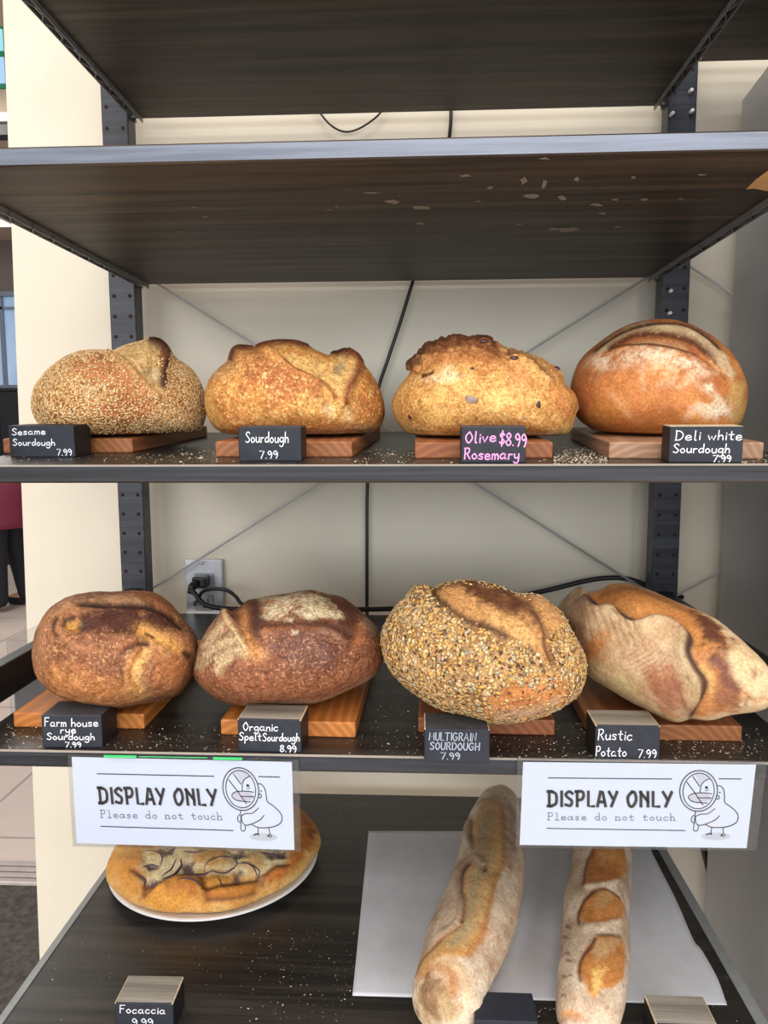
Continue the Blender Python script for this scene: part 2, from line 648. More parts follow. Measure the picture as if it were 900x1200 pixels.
# ------------------------------------------------------------------ the person beyond the wall
def skin_body(name, pts, edges, radii, mat, parent=None, root=0, sub=2):
    org = root_loc(parent) if parent is not None else np.array(pts[root]) * [1, 1, 0]
    me = bpy.data.meshes.new(name)
    me.from_pydata([tuple(np.array(p) - org) for p in pts], edges, [])
    me.materials.append(mat)
    o = link(bpy.data.objects.new(name, me), parent)
    if parent is None: o.location = org
    md = o.modifiers.new('skin', 'SKIN')
    md.use_smooth_shade = True
    sl = me.skin_vertices[0].data
    for i, r in enumerate(radii):
        rr = (r, r) if np.isscalar(r) else r
        sl[i].radius = rr
        sl[i].use_root = (i == root)
    o.modifiers.new('sub', 'SUBSURF').levels = sub
    o.modifiers['sub'].render_levels = sub
    return o


PX, PY = at_y(-3, 600, 4.45)[0], 4.45
pb = np.array([PX, PY, 0])
# stands facing the shelves further left, bent forward from the hips over to the left
J = dict(pel=(0, 0, .86), ab=(-.14, 0, 1.0), chest=(-.34, 0, 1.13), neck=(-.50, 0, 1.19), head=(-.58, 0, 1.21), crown=(-.70, 0, 1.20),
         hR=(.02, -.09, .82), kR=(.03, -.10, .47), aR=(.05, -.11, .09), tR=(-.13, -.13, .04),
         hL=(.02, .09, .82), kL=(.07, .11, .47), aL=(.13, .13, .09), tL=(-.04, .15, .04),
         sR=(-.40, -.18, 1.12), eR=(-.46, -.22, .86), wR=(-.62, -.20, .70), pR=(-.69, -.19, .65),
         sL=(-.40, .18, 1.12), eL=(-.46, .22, .86), wL=(-.62, .20, .70), pL=(-.69, .19, .65))
R_ = dict(pel=.14, ab=.13, chest=.14, neck=.055, head=.095, crown=.085, hR=.1, kR=.065, aR=.042, tR=.035, hL=.1, kL=.065, aL=.042, tL=.035,
          sR=.065, eR=.045, wR=.03, pR=.03, sL=.065, eL=.045, wL=.03, pL=.03)
E_ = [('pel', 'ab'), ('ab', 'chest'), ('chest', 'neck'), ('neck', 'head'), ('head', 'crown'), ('pel', 'hR'), ('hR', 'kR'), ('kR', 'aR'), ('aR', 'tR'),
      ('pel', 'hL'), ('hL', 'kL'), ('kL', 'aL'), ('aL', 'tL'), ('chest', 'sR'), ('sR', 'eR'), ('eR', 'wR'), ('wR', 'pR'), ('chest', 'sL'), ('sL', 'eL'), ('eL', 'wL'), ('wL', 'pL')]


def chain(keys, scale, extra=0.):
    idx = {k: i for i, k in enumerate(keys)}
    return ([pb + np.array(J[k]) for k in keys], [(idx[a], idx[b]) for a, b in E_ if a in idx and b in idx], [R_[k] * scale + extra for k in keys])


person = skin_body('person', *chain(list(J), 1.), M['skin'])
tag(person, 'person in maroon jacket and black trousers bending forward, half hidden behind the wall at left', 'person')
p_, e_, r_ = chain(['pel', 'hR', 'kR', 'aR', 'hL', 'kL', 'aL'], 1.05, .012)
p_[3] = p_[3] - np.array([0, 0, .06]); p_[6] = p_[6] - np.array([0, 0, .06])
r_[0] = .15
skin_body('trousers', p_, e_, r_, M['navy'], person)
p_, e_, r_ = chain(['ab', 'pel', 'chest', 'sR', 'eR', 'wR', 'sL', 'eL', 'wL'], 1.05, .03)
skin_body('jacket', p_, e_, r_, M['maroon'], person)
MB().lathe((PX + .012, PY, 0), [(.225, .655), (.236, .66), (.240, .70), (.243, .80), (.240, .90), (.225, 1.0), (.17, 1.08), (.08, 1.12), (.001, 1.13)], 40).build('jacket_skirt', M['maroon'], person)
for sfx in 'RL':
    a, b = pb + np.array(J['a' + sfx]), pb + np.array(J['t' + sfx])
    skin_body('shoe', [a + [0, 0, -.045], (a + b) / 2 + [0, 0, -.02], b], [(0, 1), (1, 2)], [.05, .045, .04], M['navy'], person)
skin_body('hair', [pb + np.array(J['head']) + [.01, 0, .03], pb + np.array(J['crown']) + [0.02, 0, .035], pb + np.array(J['neck']) + [-.04, 0, .07]],
          [(0, 1), (0, 2)], [.1, .085, .07], M['hair'], person)

# ================================================================== the shelving unit
PW = .0424
unit = thing('shelving_unit', 'black-stained wooden shelving unit with five boards holding the bread', 'shelving unit', (0, (YB + YF) / 2, 0))
POST_TOP = 2.26
HOLE0 = at_y(133, 347, 0)[2]


def post(x0, x1, y0, y1, faces=(-1,), parent=unit):
    mb = MB().box((x0, y0, 0), (x1, y1, POST_TOP), .0018)
    cxs = (x0 + PW * .2, x1 - PW * .2)
    k0 = int((HOLE0 - .1) / .032)
    for i in range(-k0, 26):
        z = HOLE0 + i * .032
        if z > POST_TOP - .04: break
        for cx in cxs:
            for s in faces:
                yy = y0 - .0004 if s < 0 else y1 + .0004
                ring = [(cx + .0031 * math.cos(a), yy, z + .0031 * math.sin(a)) for a in np.linspace(0, 2 * math.pi, 12, endpoint=False)]
                mb.add(ring, [tuple(range(12))], 1)
    return mb.build('post', [M['post'], M['hole']], parent)


post(XL - PW, XL, 0, YB)
post(XR, XR + PW, 0, YB)
post(XL - PW, XL, YF + .002, YF + .002 + YB)
post(XR, XR + PW, YF + .002, YF + .002 + YB)
ZR0, ZR1 = EYE - .304, EYE - .263
for x in (XL - PW / 2, XR + PW / 2):
    for z0, z1 in ((.10, .141), (ZR0, ZR1), (2.16, 2.20)):
        MB().box((x - .009, YF + .002 + YB - .004, z0), (x + .009, .004, z1), .0015).build('rung', M['rung'], unit)


def tilt_box(mb, lo, hi, tilt, pivot_y, pivot_z, **kw):
    a = math.atan(tilt)
    rot = np.array([[1, 0, 0], [0, math.cos(a), -math.sin(a)], [0, math.sin(a), math.cos(a)]])
    return mb.box(lo, hi, rot=rot, pivot=(0, pivot_y, pivot_z), **kw)


def blotch(rng, cx, cy, rx, ry, n=9, j=.45):
    return [(cx + rx * math.cos(a) * (1 + rng.uniform(-j, j)), cy + ry * math.sin(a) * (1 + rng.uniform(-j, j))) for a in np.linspace(0, 2 * math.pi, n, endpoint=False)]


def lit_edge(mb, zf):
    """light caught by the front top bevel, painted in as a pale line"""
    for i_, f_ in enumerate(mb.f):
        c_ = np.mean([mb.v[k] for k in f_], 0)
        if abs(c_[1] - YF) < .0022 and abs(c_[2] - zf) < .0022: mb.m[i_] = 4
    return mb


SH = dict(bev=.0016, seg=1, face_mat={'-y': 1, '+z': 2})
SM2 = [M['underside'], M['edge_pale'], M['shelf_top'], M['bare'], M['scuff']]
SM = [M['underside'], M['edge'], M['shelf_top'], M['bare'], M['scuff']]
# top board
mb = MB().box((XL + .001, YF, ZT), (XR - .001, YB, ZT + TH), **SH)
shelf_top = mb.build('shelf', SM, unit)
# second board: scuffs and a patch of bare wood on its underside
mb = MB().box((XL + .001, YF, Z2), (XR - .001, YB, Z2 + TH), **SH)
rg = random.Random(5)
scuffs = [(460, 236, 9, 3), (493, 244, 16, 2.5), (492, 262, 7, 2), (545, 206, 10, 2), (574, 220, 4, 2), (614, 212, 5, 5), (638, 216, 4, 6), (622, 230, 9, 4), (659, 232, 6, 3), (676, 210, 4, 2.5),
          (700, 240, 9, 2), (720, 234, 6, 2), (755, 234, 7, 1.5), (649, 268, 6, 2), (668, 269, 16, 3.5), (706, 250, 6, 1.5), (742, 208, 3, 2), (435, 226, 12, 1), (608, 263, 5, 1), (725, 266, 6, 1), (228, 243, 5, .8),
          (240, 254, 6, .7), (395, 242, 4, 1.2), (385, 246, 3, .8), (210, 272, 3, .8), (822, 205, 8, 1), (798, 233, 5, 1), (560, 236, 6, .8), (638, 186, 9, 2), (612, 183, 4, 1)]
for (x, y, rx, ry) in scuffs:
    pts = [at_z(px, py, Z2 - .0004) for px, py in blotch(rg, x, y, rx * .8, ry * .8)]
    if all(p[1] > YF for p in pts): mb.add(pts, [tuple(range(len(pts)))], 4)
pts = [at_z(px, py, Z2 - .0005) for px, py in ((874, 222), (885, 211), (905, 196), (930, 180), (944, 190), (930, 206), (899, 224), (884, 221))]
mb.add([(min(p[0], XR - .002), max(p[1], YF + .002), p[2]) for p in pts], [tuple(range(len(pts)))], 3)
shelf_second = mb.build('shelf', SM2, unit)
# third board, its back one hole higher
mb = tilt_box(MB(), (XL + .001, YF, Z3 - TH), (XR - .001, YB, Z3), TILT, YF, Z3, **SH)
lit_edge(mb, Z3).build('shelf', SM, unit)
# fourth and fifth boards
lit_edge(MB().box((XL + .001, YF, Z4 - TH), (XR - .001, YB, Z4), **SH), Z4).build('shelf', SM, unit)
s5 = MB().box((XL + .001, YF, Z5 - TH), (XR - .001, YB, Z5), **SH).build('shelf', SM, unit)
tag(MB().box((XL + .001, YF, Z5), (XL + .010, YB, Z5 + .0012), .0004, seg=1).build('edge_strip', M['alu'], s5))
tag(MB().box((XR - .014, YF, Z5), (XR - .001, YB, Z5 + .0012), .0004, seg=1).build('edge_strip', M['alu'], s5))


# folded metal strips along the ends of the two upper boards
def end_strip(parent, x, zb, inward):
    mb = MB()
    w = .0115
    xa, xb = x, x + inward * w
    lo, hi = min(xa, xb), max(xa, xb)
    rail = .0012
    mb.box((lo, YF + .02, zb - .007), (lo + rail, YB - .001, zb))
    mb.box((hi - rail, YF + .02, zb - .007), (hi, YB - .001, zb))
    n = 22
    ys = np.linspace(YB - .006, YF + .03, n)
    for i in range(n - 1):
        p, q = (xa, ys[i]), (xb, ys[i + 1])
        if i % 2: p, q = (xb, ys[i]), (xa, ys[i + 1])
        mb.prism([(p[0], p[1], zb - .0065), (q[0], q[1], zb - .0065), (q[0], q[1], zb), (p[0], p[1], zb)], (0, .0022, 0))
    return mb.build('end_strip', M['strip'], parent)


end_strip(shelf_top, XL + .001, ZT, 1); end_strip(shelf_top, XR - .001, ZT, -1)
end_strip(shelf_second, XL + .001, Z2, 1); end_strip(shelf_second, XR - .001, Z2, -1)

# shelf pins left in the right rear post
for (px, py) in ((788, 133), (810, 106), (811, 130), (786, 341), (785, 367)):
    p = at_y(px, py, -.008)
    MB().tube([(p[0], .001, p[2]), (p[0], -.004, p[2]), (p[0], -.011, p[2]), (p[0], -.012, p[2])], [.0028, .0028, .0028, .0018], 12).build('shelf_pin', M['pin'], unit)
# pins that carry the boards
for zb in (ZT, Z2, Z4 - TH, Z5 - TH):
    for x, sx in ((XL, 1), (XR, -1)):
        for y in (.012, YF + .02):
            MB().tube([(x - sx * .001, y, zb - .003), (x + sx * .008, y, zb - .003)], .0028, 10).build('shelf_pin', M['zinc'], unit)

# crossed bracing rods behind the rear posts
BY = .045
def rod(p, q, parent):
    a, b = at_y(*p, BY), at_y(*q, BY)
    d = (b - a) / np.linalg.norm(b - a)
    return a, b, d
a, b, d = rod((178, 690), (750, 330), unit)
a2, b2 = a - d * .03, b + d * .06
MB().tube([a2, b2], .0021, 10).tube([a2, a2 + np.array([0, -.012, 0])], .003, 8).tube([b2, b2 + np.array([0, -.012, 0])], .003, 8).build('cross_brace', M['zinc'], unit)
a, b, d = rod((185, 333), (728, 674), unit)
off = np.array([0, .005, 0])
a2, b2 = a - d * .04 + off, b + d * .06 + off
MB().tube([a2, b2], .0021, 10).tube([a2, a2 - np.array([0, .017, 0])], .003, 8).tube([b2, b2 - np.array([0, .017, 0])], .003, 8).build('cross_brace', M['zinc'], unit)

# ------------------------------------------------------------------ the neighbouring bay
zn = at_y(850, 72, YB)[2]
NX0, NX1 = XR + PW, XR + PW + .83
nb = thing('shelving_unit', 'neighbouring black shelf board over the grey cabinet at top right', 'shelving unit', ((NX0 + NX1) / 2, (YB + YF) / 2, 0))
MB().box((NX0 + .001, YF, zn), (NX1 - .001, YB, zn + TH), **SH).build('shelf', SM, nb)
post(NX1, NX1 + PW, 0, YB, parent=nb)
post(NX1, NX1 + PW, YF + .002, YF + .002 + YB, parent=nb)
for y in (.012, YF + .02):
    for x, sx in ((NX0, 1), (NX1, -1)):
        MB().tube([(x - sx * .001, y, zn - .003), (x + sx * .008, y, zn - .003)], .0028, 10).build('shelf_pin', M['zinc'], nb)
BY = .056
a, b, d = rod((810, 313), (858, 345), nb)
MB().tube([a - d * .03, a + d * .95], .0021, 10).build('cross_brace', M['zinc'], nb)
BY = .050
a, b, d = rod((798, 695), (850, 668), nb)
MB().tube([a - d * .03, a + d * .93], .0021, 10).build('cross_brace', M['zinc'], nb)

# ------------------------------------------------------------------ grey metal cabinet standing in that bay
FC = at_y(856, 400, .036)
zf = at_y(863, 117, .036)[2]
an = math.radians(5.6)
dv = np.array([-math.sin(an), -math.cos(an), 0])          # towards the viewer
wv = np.array([math.cos(an), -math.sin(an), 0])
c = np.array([FC[0], FC[1], 0])


def slab(mb, u0, u1, v0, v1, z0, z1, bev, mat=0):
    """u along the side towards the viewer, v across to the right"""
    rot = np.array([wv, -dv, [0, 0, 1]]).T
    return mb.box((v0, -u1, z0), (v1, -u0, z1), bev, rot=rot, pivot=(0, 0, 0), mat=mat)


def moved(mb):
    mb.v = [tuple(np.array(p) + c) for p in mb.v]
    return mb


fr = thing('metal_cabinet', 'tall smooth grey metal cabinet standing right of the bread shelves', 'cabinet', tuple(c + dv * .2 + wv * .3))
moved(slab(MB(), 0, .44, 0, .62, .05, zf, .004)).build('body', M['fridge'], fr)
dd = moved(slab(MB(), .441, .465, .003, .617, .07, zf - .01, .004)).build('door', M['fridge'], fr)
moved(slab(MB(), .465, .49, .55, .57, .9, 1.25, .005)).build('handle', M['steel'], dd)
moved(slab(MB(), .03, .42, .03, .59, 0, .05, 0)).build('plinth', M['rung'], fr)

# ================================================================== bread
def _hash(ix, iy, iz, seed):
    h = (ix * 374761393 + iy * 668265263 + iz * 2147483647 + seed * 1274126177) & 0xFFFFFFFF
    h = ((h ^ (h >> 13)) * 1274126177) & 0xFFFFFFFF
    h = ((h ^ (h >> 16)) * 2246822519) & 0xFFFFFFFF
    return ((h ^ (h >> 15)) & 0xFFFF) / 65535.0


def vnoise(P, scale, seed=0):
    """value noise in 0..1 over an (N,3) array"""
    Q = P * scale + 1000.0
    I = np.floor(Q).astype(np.int64)
    f = Q - I
    f = f * f * (3 - 2 * f)
    out = 0
    for dx in (0, 1):
        for dy in (0, 1):
            for dz in (0, 1):
                w = (f[:, 0] if dx else 1 - f[:, 0]) * (f[:, 1] if dy else 1 - f[:, 1]) * (f[:, 2] if dz else 1 - f[:, 2])
                out = out + w * _hash(I[:, 0] + dx, I[:, 1] + dy, I[:, 2] + dz, seed)
    return out


def fbm(P, scale, seed=0, oct=4, gain=.5):
    s, a, t = 0, 1., 0
    for o in range(oct):
        s = s + a * vnoise(P, scale * 2 ** o, seed + o * 17)
        t += a
        a *= gain
    return s / t


def sstep(x, a, b):
    t = np.clip((x - a) / (b - a), 0, 1)
    return t * t * (3 - 2 * t)


def seg_dist(Q, pts, closed):
    """distance of every Q to a polyline, and on which side of it (left = +)"""
    P = np.array(pts, float)
    if closed: P = np.vstack([P, P[:1]])
    best = np.full(len(Q), 1e9)
    side = np.zeros(len(Q))
    par = np.zeros(len(Q))
    for i in range(len(P) - 1):
        a, b = P[i], P[i + 1]
        ab = b - a
        L = max(ab @ ab, 1e-9)
        t = np.clip(((Q - a) @ ab) / L, 0, 1)
        pr = a + t[:, None] * ab
        d = np.linalg.norm(Q - pr, axis=1)
        m = d < best
        best[m] = d[m]
        cr = ab[0] * (Q[:, 1] - a[1]) - ab[1] * (Q[:, 0] - a[0])
        side[m] = np.sign(cr)[m]
        par[m] = ((i + t) / (len(P) - 1))[m]
    return best, side, par


def inside(Q, pts):
    P = np.array(pts, float)
    c = np.zeros(len(Q), bool)
    j = len(P) - 1
    for i in range(len(P)):
        xi, yi, xj, yj = *P[i], *P[j]
        if yi != yj:
            c ^= ((yi > Q[:, 1]) != (yj > Q[:, 1])) & (Q[:, 0] < (xj - xi) * (Q[:, 1] - yi) / (yj - yi) + xi)
        j = i
    return c


class Dough:
    """crust colour and relief of one loaf, worked out feature by feature on its surface"""

    def __init__(s, P, Nn, Q, fade, seed):
        s.P, s.N, s.Q, s.fade, s.seed = P, Nn, Q, fade, seed
        s.disp = np.zeros(len(P))
        s.col = np.zeros((len(P), 3))
        A = np.array([[.64, .48, -.6], [-.36, .87, .32], [.68, .01, .73]])
        s.W = P @ A.T + .009 * (np.stack([fbm(P, 70, seed + 71 + i, 3) for i in range(3)], 1) - .5)
        s.nz = fbm(s.W, 95, seed + 5, 4, .6)          # ragged edges
        s.nf = fbm(s.W, 480, seed + 9, 2)
        s.seedmask = np.ones(len(P))

    def base(s, *cols, scale=28):
        n = np.clip((fbm(s.P, scale, s.seed + 2, 4) - .5) * 2.4 + .5, 0, 1)
        C = np.array([srgb(c) for c in cols])
        x = n * (len(C) - 1)
        i = np.minimum(x.astype(int), len(C) - 2)
        f = (x - i)[:, None]
        s.col = C[i] * (1 - f) + C[i + 1] * f

    def blend(s, m, rgb, var=.22):
        c = srgb(rgb)[None, :] * (1 + var * (s.nf - .5) * 2)[:, None]
        s.col = s.col * (1 - m[:, None]) + c * m[:, None]

    def poly(s, pts, rgb=None, k=1., soft=5, rag=7, disp=0., seeds=None, var=.22, dsoft=None, dust=0.):
        """an area: colour, height (mm)"""
        d, _, _ = seg_dist(s.Q, pts, True)
        sd = np.where(inside(s.Q, pts), d, -d)
        m = sstep(sd + (s.nz - .5) * 2.8 * rag, -soft, soft) * s.fade
        if dust: m = m * np.clip(.5 + dust * (s.nf - .5) * 2 + dust * (s.nz - .5) * 3 + .35, 0, 1)
        if rgb is not None: s.blend(m * k, rgb, var)
        if disp:
            md = sstep(sd, -(dsoft or soft), (dsoft or soft)) * s.fade
            s.disp += md * disp * .001
        if seeds is not None: s.seedmask *= 1 - m * (1 - seeds)
        return m

    def line(s, pts, w, rgb=None, k=1., disp=0., dw=None, step=0., stepw=14, smooth=True, rag=.5, seeds=None):
        """a crease or ridge; step lifts the left-hand side (mm) and falls away over stepw px"""
        p = spline(pts, 6) if smooth and len(pts) > 2 else pts
        d, sd, par = seg_dist(s.Q, p, False)
        ww = w * (1 + (s.nz - .5) * 2 * rag)
        end = sstep(par, 0, .06) * (1 - sstep(par, .94, 1.)) * .7 + .3
        m = np.exp(-(d / ww) ** 2) * s.fade * end
        if rgb is not None: s.blend(np.clip(m * k, 0, 1), rgb)
        if disp: s.disp += np.exp(-(d / (dw or w)) ** 2) * s.fade * end * disp * .001
        if step:
            g = np.exp(-(d / stepw) ** 2) * s.fade * end * sstep(d * sd, -1.5, 1.5)
            s.disp += g * step * .001
        if seeds is not None: s.seedmask *= 1 - m * (1 - seeds)

    def finish(s):
        """baked dough is a little less saturated than its darkest sugars"""
        l = s.col @ np.array([.3, .59, .11])
        s.col = l[:, None] + (s.col - l[:, None]) * .9

    def spots(s, rgb, scale, lo, hi, k=1., mask=None):
        n = vnoise(s.W, scale, s.seed + 31) * .65 + vnoise(s.W, scale * 2.3, s.seed + 37) * .35
        m = sstep(n, lo, hi) * k
        if mask is not None: m = m * mask
        s.blend(m, rgb, .1)


def grid_mesh(name, V, faces, crust, mat, parent, smooth=True):
    org = root_loc(parent) if parent is not None else np.array([(V[:, 0].min() + V[:, 0].max()) / 2, (V[:, 1].min() + V[:, 1].max()) / 2, V[:, 2].min()])
    me = bpy.data.meshes.new(name)
    me.vertices.add(len(V))
    me.vertices.foreach_set('co', (V - org).ravel())
    nl = sum(len(f) for f in faces) if not isinstance(faces, np.ndarray) else faces.size
    if isinstance(faces, np.ndarray):
        tot = np.full(len(faces), faces.shape[1])
        flat = faces.ravel()
    else:
        tot = np.array([len(f) for f in faces])
        flat = np.concatenate([np.array(f) for f in faces])
    me.loops.add(nl)
    me.loops.foreach_set('vertex_index', flat.astype(np.int32))
    me.polygons.add(len(tot))
    me.polygons.foreach_set('loop_start', (np.cumsum(tot) - tot).astype(np.int32))
    me.polygons.foreach_set('use_smooth', np.full(len(tot), smooth))
    me.materials.append(mat)
    me.update(calc_edges=True)
    me.validate()
    if crust is not None:
        at = me.attributes.new(crust[0], 'FLOAT_COLOR', 'POINT')
        at.data.foreach_set('color', np.hstack([np.clip(crust[1], 0, 1), np.ones((len(V), 1))]).ravel())
    o = link(bpy.data.objects.new(name, me), parent)
    if parent is None: o.location = org
    return o


def grid_normals(G):
    ds = np.roll(G, -1, 1) - np.roll(G, 1, 1)
    dt = np.gradient(G, axis=0)
    n = np.cross(ds, dt)
    L = np.linalg.norm(n, axis=2, keepdims=True)
    return n / np.maximum(L, 1e-12)


def loaf(name, label, outline, D, floor_fn, paint, centre_y=None, sag=.32, nS=480, front=125, back=56, seed=1, lump=2.2, fine=.5, mat=None, npow=2.25, group='display loaves on wooden boards', skew=0., slant=0.):
    """a free-form loaf. outline: its profile as seen from the front; D half its depth; floor_fn(x, y) the height of the board under it"""
    O = spline(outline, 10, True)
    # even spacing along the outline
    seg = np.linalg.norm(np.roll(O, -1, 0) - O, axis=1)
    cum = np.concatenate([[0], np.cumsum(seg)])
    OO = np.vstack([O, O[:1]])
    u = np.linspace(0, cum[-1], nS, endpoint=False)
    O = np.stack([np.interp(u, cum, OO[:, i]) for i in (0, 1)], 1)
    mn, mx = O.min(0), O.max(0)
    cpx = np.array([(mn[0] + mx[0]) / 2, mx[1] - (mx[1] - mn[1]) * sag])
    v = ray(*cpx)
    v /= np.linalg.norm(v)
    right = np.cross(v, [0, 0, 1.])
    right /= np.linalg.norm(right)
    up = np.cross(right, v)
    if centre_y is None:
        # the foot of the outline touches the board
        b = O[np.argmax(O[:, 1])]
        zb = floor_fn(0, -.4)
        pb_ = at_z(b[0], b[1], zb)
        C = CAM + v * ((pb_ - CAM) @ v)
    else:
        C = CAM + v * ((centre_y - CAM[1]) / v[1])
    dC = (C - CAM) @ v
    ab = []
    for q in O:
        r = ray(*q)
        p = CAM + r * (dC / (r @ v)) - C
        ab.append((p @ right, p @ up))
    ab = np.array(ab)
    tf = np.sin(np.linspace(0, math.pi / 2, front))
    tb = -np.sin(np.linspace(0, math.pi / 2, back))[::-1]
    T = np.concatenate([tb[:-1], tf])
    T[0], T[-1] = -.9999, .9999
    w = (1 - np.abs(T) ** npow) ** (1 / npow)
    w[0] = w[-1] = .004
    hgt = ab[:, 1].max() - ab[:, 1].min()
    # slant turns the loaf so that its left end lies further back
    off = -slant * w[:, None] * ab[None, :, 0]
    G = C[None, None, :] + (w[:, None] * (1 + off / dC))[..., None] * (ab[None, :, 0, None] * right + ab[None, :, 1, None] * up) + off[..., None] * v - (T * D)[:, None, None] * v
    nT = len(T)
    Nn = grid_normals(G)
    P = G.reshape(-1, 3)
    N = Nn.reshape(-1, 3)
    if ((P - C) * N).sum() < 0: N = -N
    kp = sstep(np.repeat(w, nS), .05, .22)[:, None]
    N = N * kp + np.sign(np.repeat(T, nS))[:, None] * -v[None, :] * (1 - kp)
    N /= np.maximum(np.linalg.norm(N, axis=1, keepdims=True), 1e-9)
    Q = project(P)
    tt = np.repeat(T, nS)
    dg = Dough(P, N, Q, sstep(tt, -.75, -.15), seed)
    paint(dg)
    dg.finish()
    d = dg.disp + ((fbm(P, 22, seed, 3) - .5) * 2 * lump + (fbm(P, 160, seed + 3, 3) - .5) * 2 * fine) * .001
    V = P + N * d[:, None]
    # resting on the board: the underside is pressed flat
    fl = np.array([floor_fn(0, y) for y in V[:, 1]]) if not hasattr(floor_fn, 'vec') else floor_fn.vec(V)
    h = V[:, 2] - fl
    soft = .006
    hs = np.where(h < soft, soft * np.exp(np.minimum((h - soft) / soft, 0)), h) - soft * .0
    V[:, 2] = fl + np.where(h < soft, hs * .9 + .0, h)
    low = sstep(h, .012, -.004)
    dg.blend(low * .55, (150, 96, 52))
    nF = (nT - 1) * nS
    i, j = np.meshgrid(np.arange(nT - 1), np.arange(nS), indexing='ij')
    a = i * nS + j
    b = i * nS + (j + 1) % nS
    F = np.stack([a, b, b + nS, a + nS], -1).reshape(-1, 4)
    # outward winding
    f0 = F[len(F) // 3]
    nn = np.cross(V[f0[1]] - V[f0[0]], V[f0[3]] - V[f0[0]])
    if nn @ N[f0[0]] < 0: F = F[:, ::-1]
    faces = list(map(tuple, F)) + [tuple(range(nS)) if nn @ N[f0[0]] < 0 else tuple(reversed(range(nS))), tuple(range((nT - 1) * nS, nT * nS)) if nn @ N[f0[0]] >= 0 else tuple(reversed(range((nT - 1) * nS, nT * nS)))]
    o = grid_mesh(name, V, faces, ('crust', dg.col), mat or M['crust'], None)
    tag(o, label, 'bread', group)
    o['_'] = 0
    del o['_']
    return o, V, N, tt, dg, F


def scatter_seeds(name, parent, V, N, F, dens, count, kinds, seed, pmin=-1e9):
    """countless seeds lying on the crust, one part. kinds: (share, length, width, thick, colours)"""
    rg = np.random.default_rng(seed)
    tri = np.vstack([F[:, [0, 1, 2]], F[:, [0, 2, 3]]])
    A = np.linalg.norm(np.cross(V[tri[:, 1]] - V[tri[:, 0]], V[tri[:, 2]] - V[tri[:, 0]]), axis=1)
    wgt = A * dens[tri].mean(1)
    pick = rg.choice(len(tri), count, p=wgt / wgt.sum())
    r1, r2 = np.sqrt(rg.random(count)), rg.random(count)
    t = tri[pick]
    p = V[t[:, 0]] * (1 - r1)[:, None] + V[t[:, 1]] * (r1 * (1 - r2))[:, None] + V[t[:, 2]] * (r1 * r2)[:, None]
    fn = np.cross(V[t[:, 1]] - V[t[:, 0]], V[t[:, 2]] - V[t[:, 0]])
    fn /= np.maximum(np.linalg.norm(fn, axis=1, keepdims=True), 1e-12)
    fn *= np.sign((fn * N[t[:, 0]]).sum(1))[:, None]
    rv = rg.normal(size=(count, 3))
    tx = np.cross(fn, rv)
    tx /= np.linalg.norm(tx, axis=1, keepdims=True)
    # a little tipped up from the crust
    tx = tx + fn * rg.normal(0, .22, (count, 1))
    tx /= np.linalg.norm(tx, axis=1, keepdims=True)
    ty = np.cross(fn, tx)
    ty /= np.linalg.norm(ty, axis=1, keepdims=True)
    tz = np.cross(tx, ty)
    ki = rg.choice(len(kinds), count, p=np.array([k[0] for k in kinds]) / sum(k[0] for k in kinds))
    dims = np.array([k[1:4] for k in kinds])[ki] * .0005 * (1 + rg.uniform(-.25, .25, (count, 1)))
    cols = np.zeros((count, 3))
    for i, k in enumerate(kinds):
        m = ki == i
        cc = np.array([srgb(c) for c in k[4]])
        cols[m] = .92 * cc[rg.integers(0, len(cc), m.sum())] * (1 + rg.uniform(-.15, .15, (m.sum(), 1)))
    unit = np.array([(1, 0, 0), (.45, .9, 0), (-.6, .75, 0), (-1, 0, 0), (-.6, -.75, 0), (.45, -.9, 0), (0, 0, 1), (0, 0, -1)], float)
    X = unit[None] * dims[:, None, :]
    W = p[:, None] + X[..., 0:1] * tx[:, None] + X[..., 1:2] * ty[:, None] + X[..., 2:3] * tz[:, None] + (fn * dims[:, 2:3] * .45)[:, None]
    fc = []
    for i in range(6):
        fc += [(i, (i + 1) % 6, 6), ((i + 1) % 6, i, 7)]
    fc = np.array(fc)
    FF = (fc[None] + (np.arange(count) * 8)[:, None, None]).reshape(-1, 3)
    o = grid_mesh(name, W.reshape(-1, 3), FF, ('seed', np.repeat(cols, 8, 0)), M['seed'], parent)
    return tag(o, kind='stuff')


def zoomed(x0, y0, s):
    return lambda *p: [(x0 + a / s, y0 + b / s) for a, b in p]


BT = .0165                                    # thickness of the wooden boards


def top4(x, y): return Z4 + BT
top4.vec = lambda V: np.full(len(V), Z4 + BT)
def top3(x, y): return z3_at(y) + BT
top3.vec = lambda V: Z3 + TILT * (V[:, 1] - YF) + BT

# ---------------------------------------------------------------- upper row
# sesame
Z = zoomed(30, 385, 4.09)


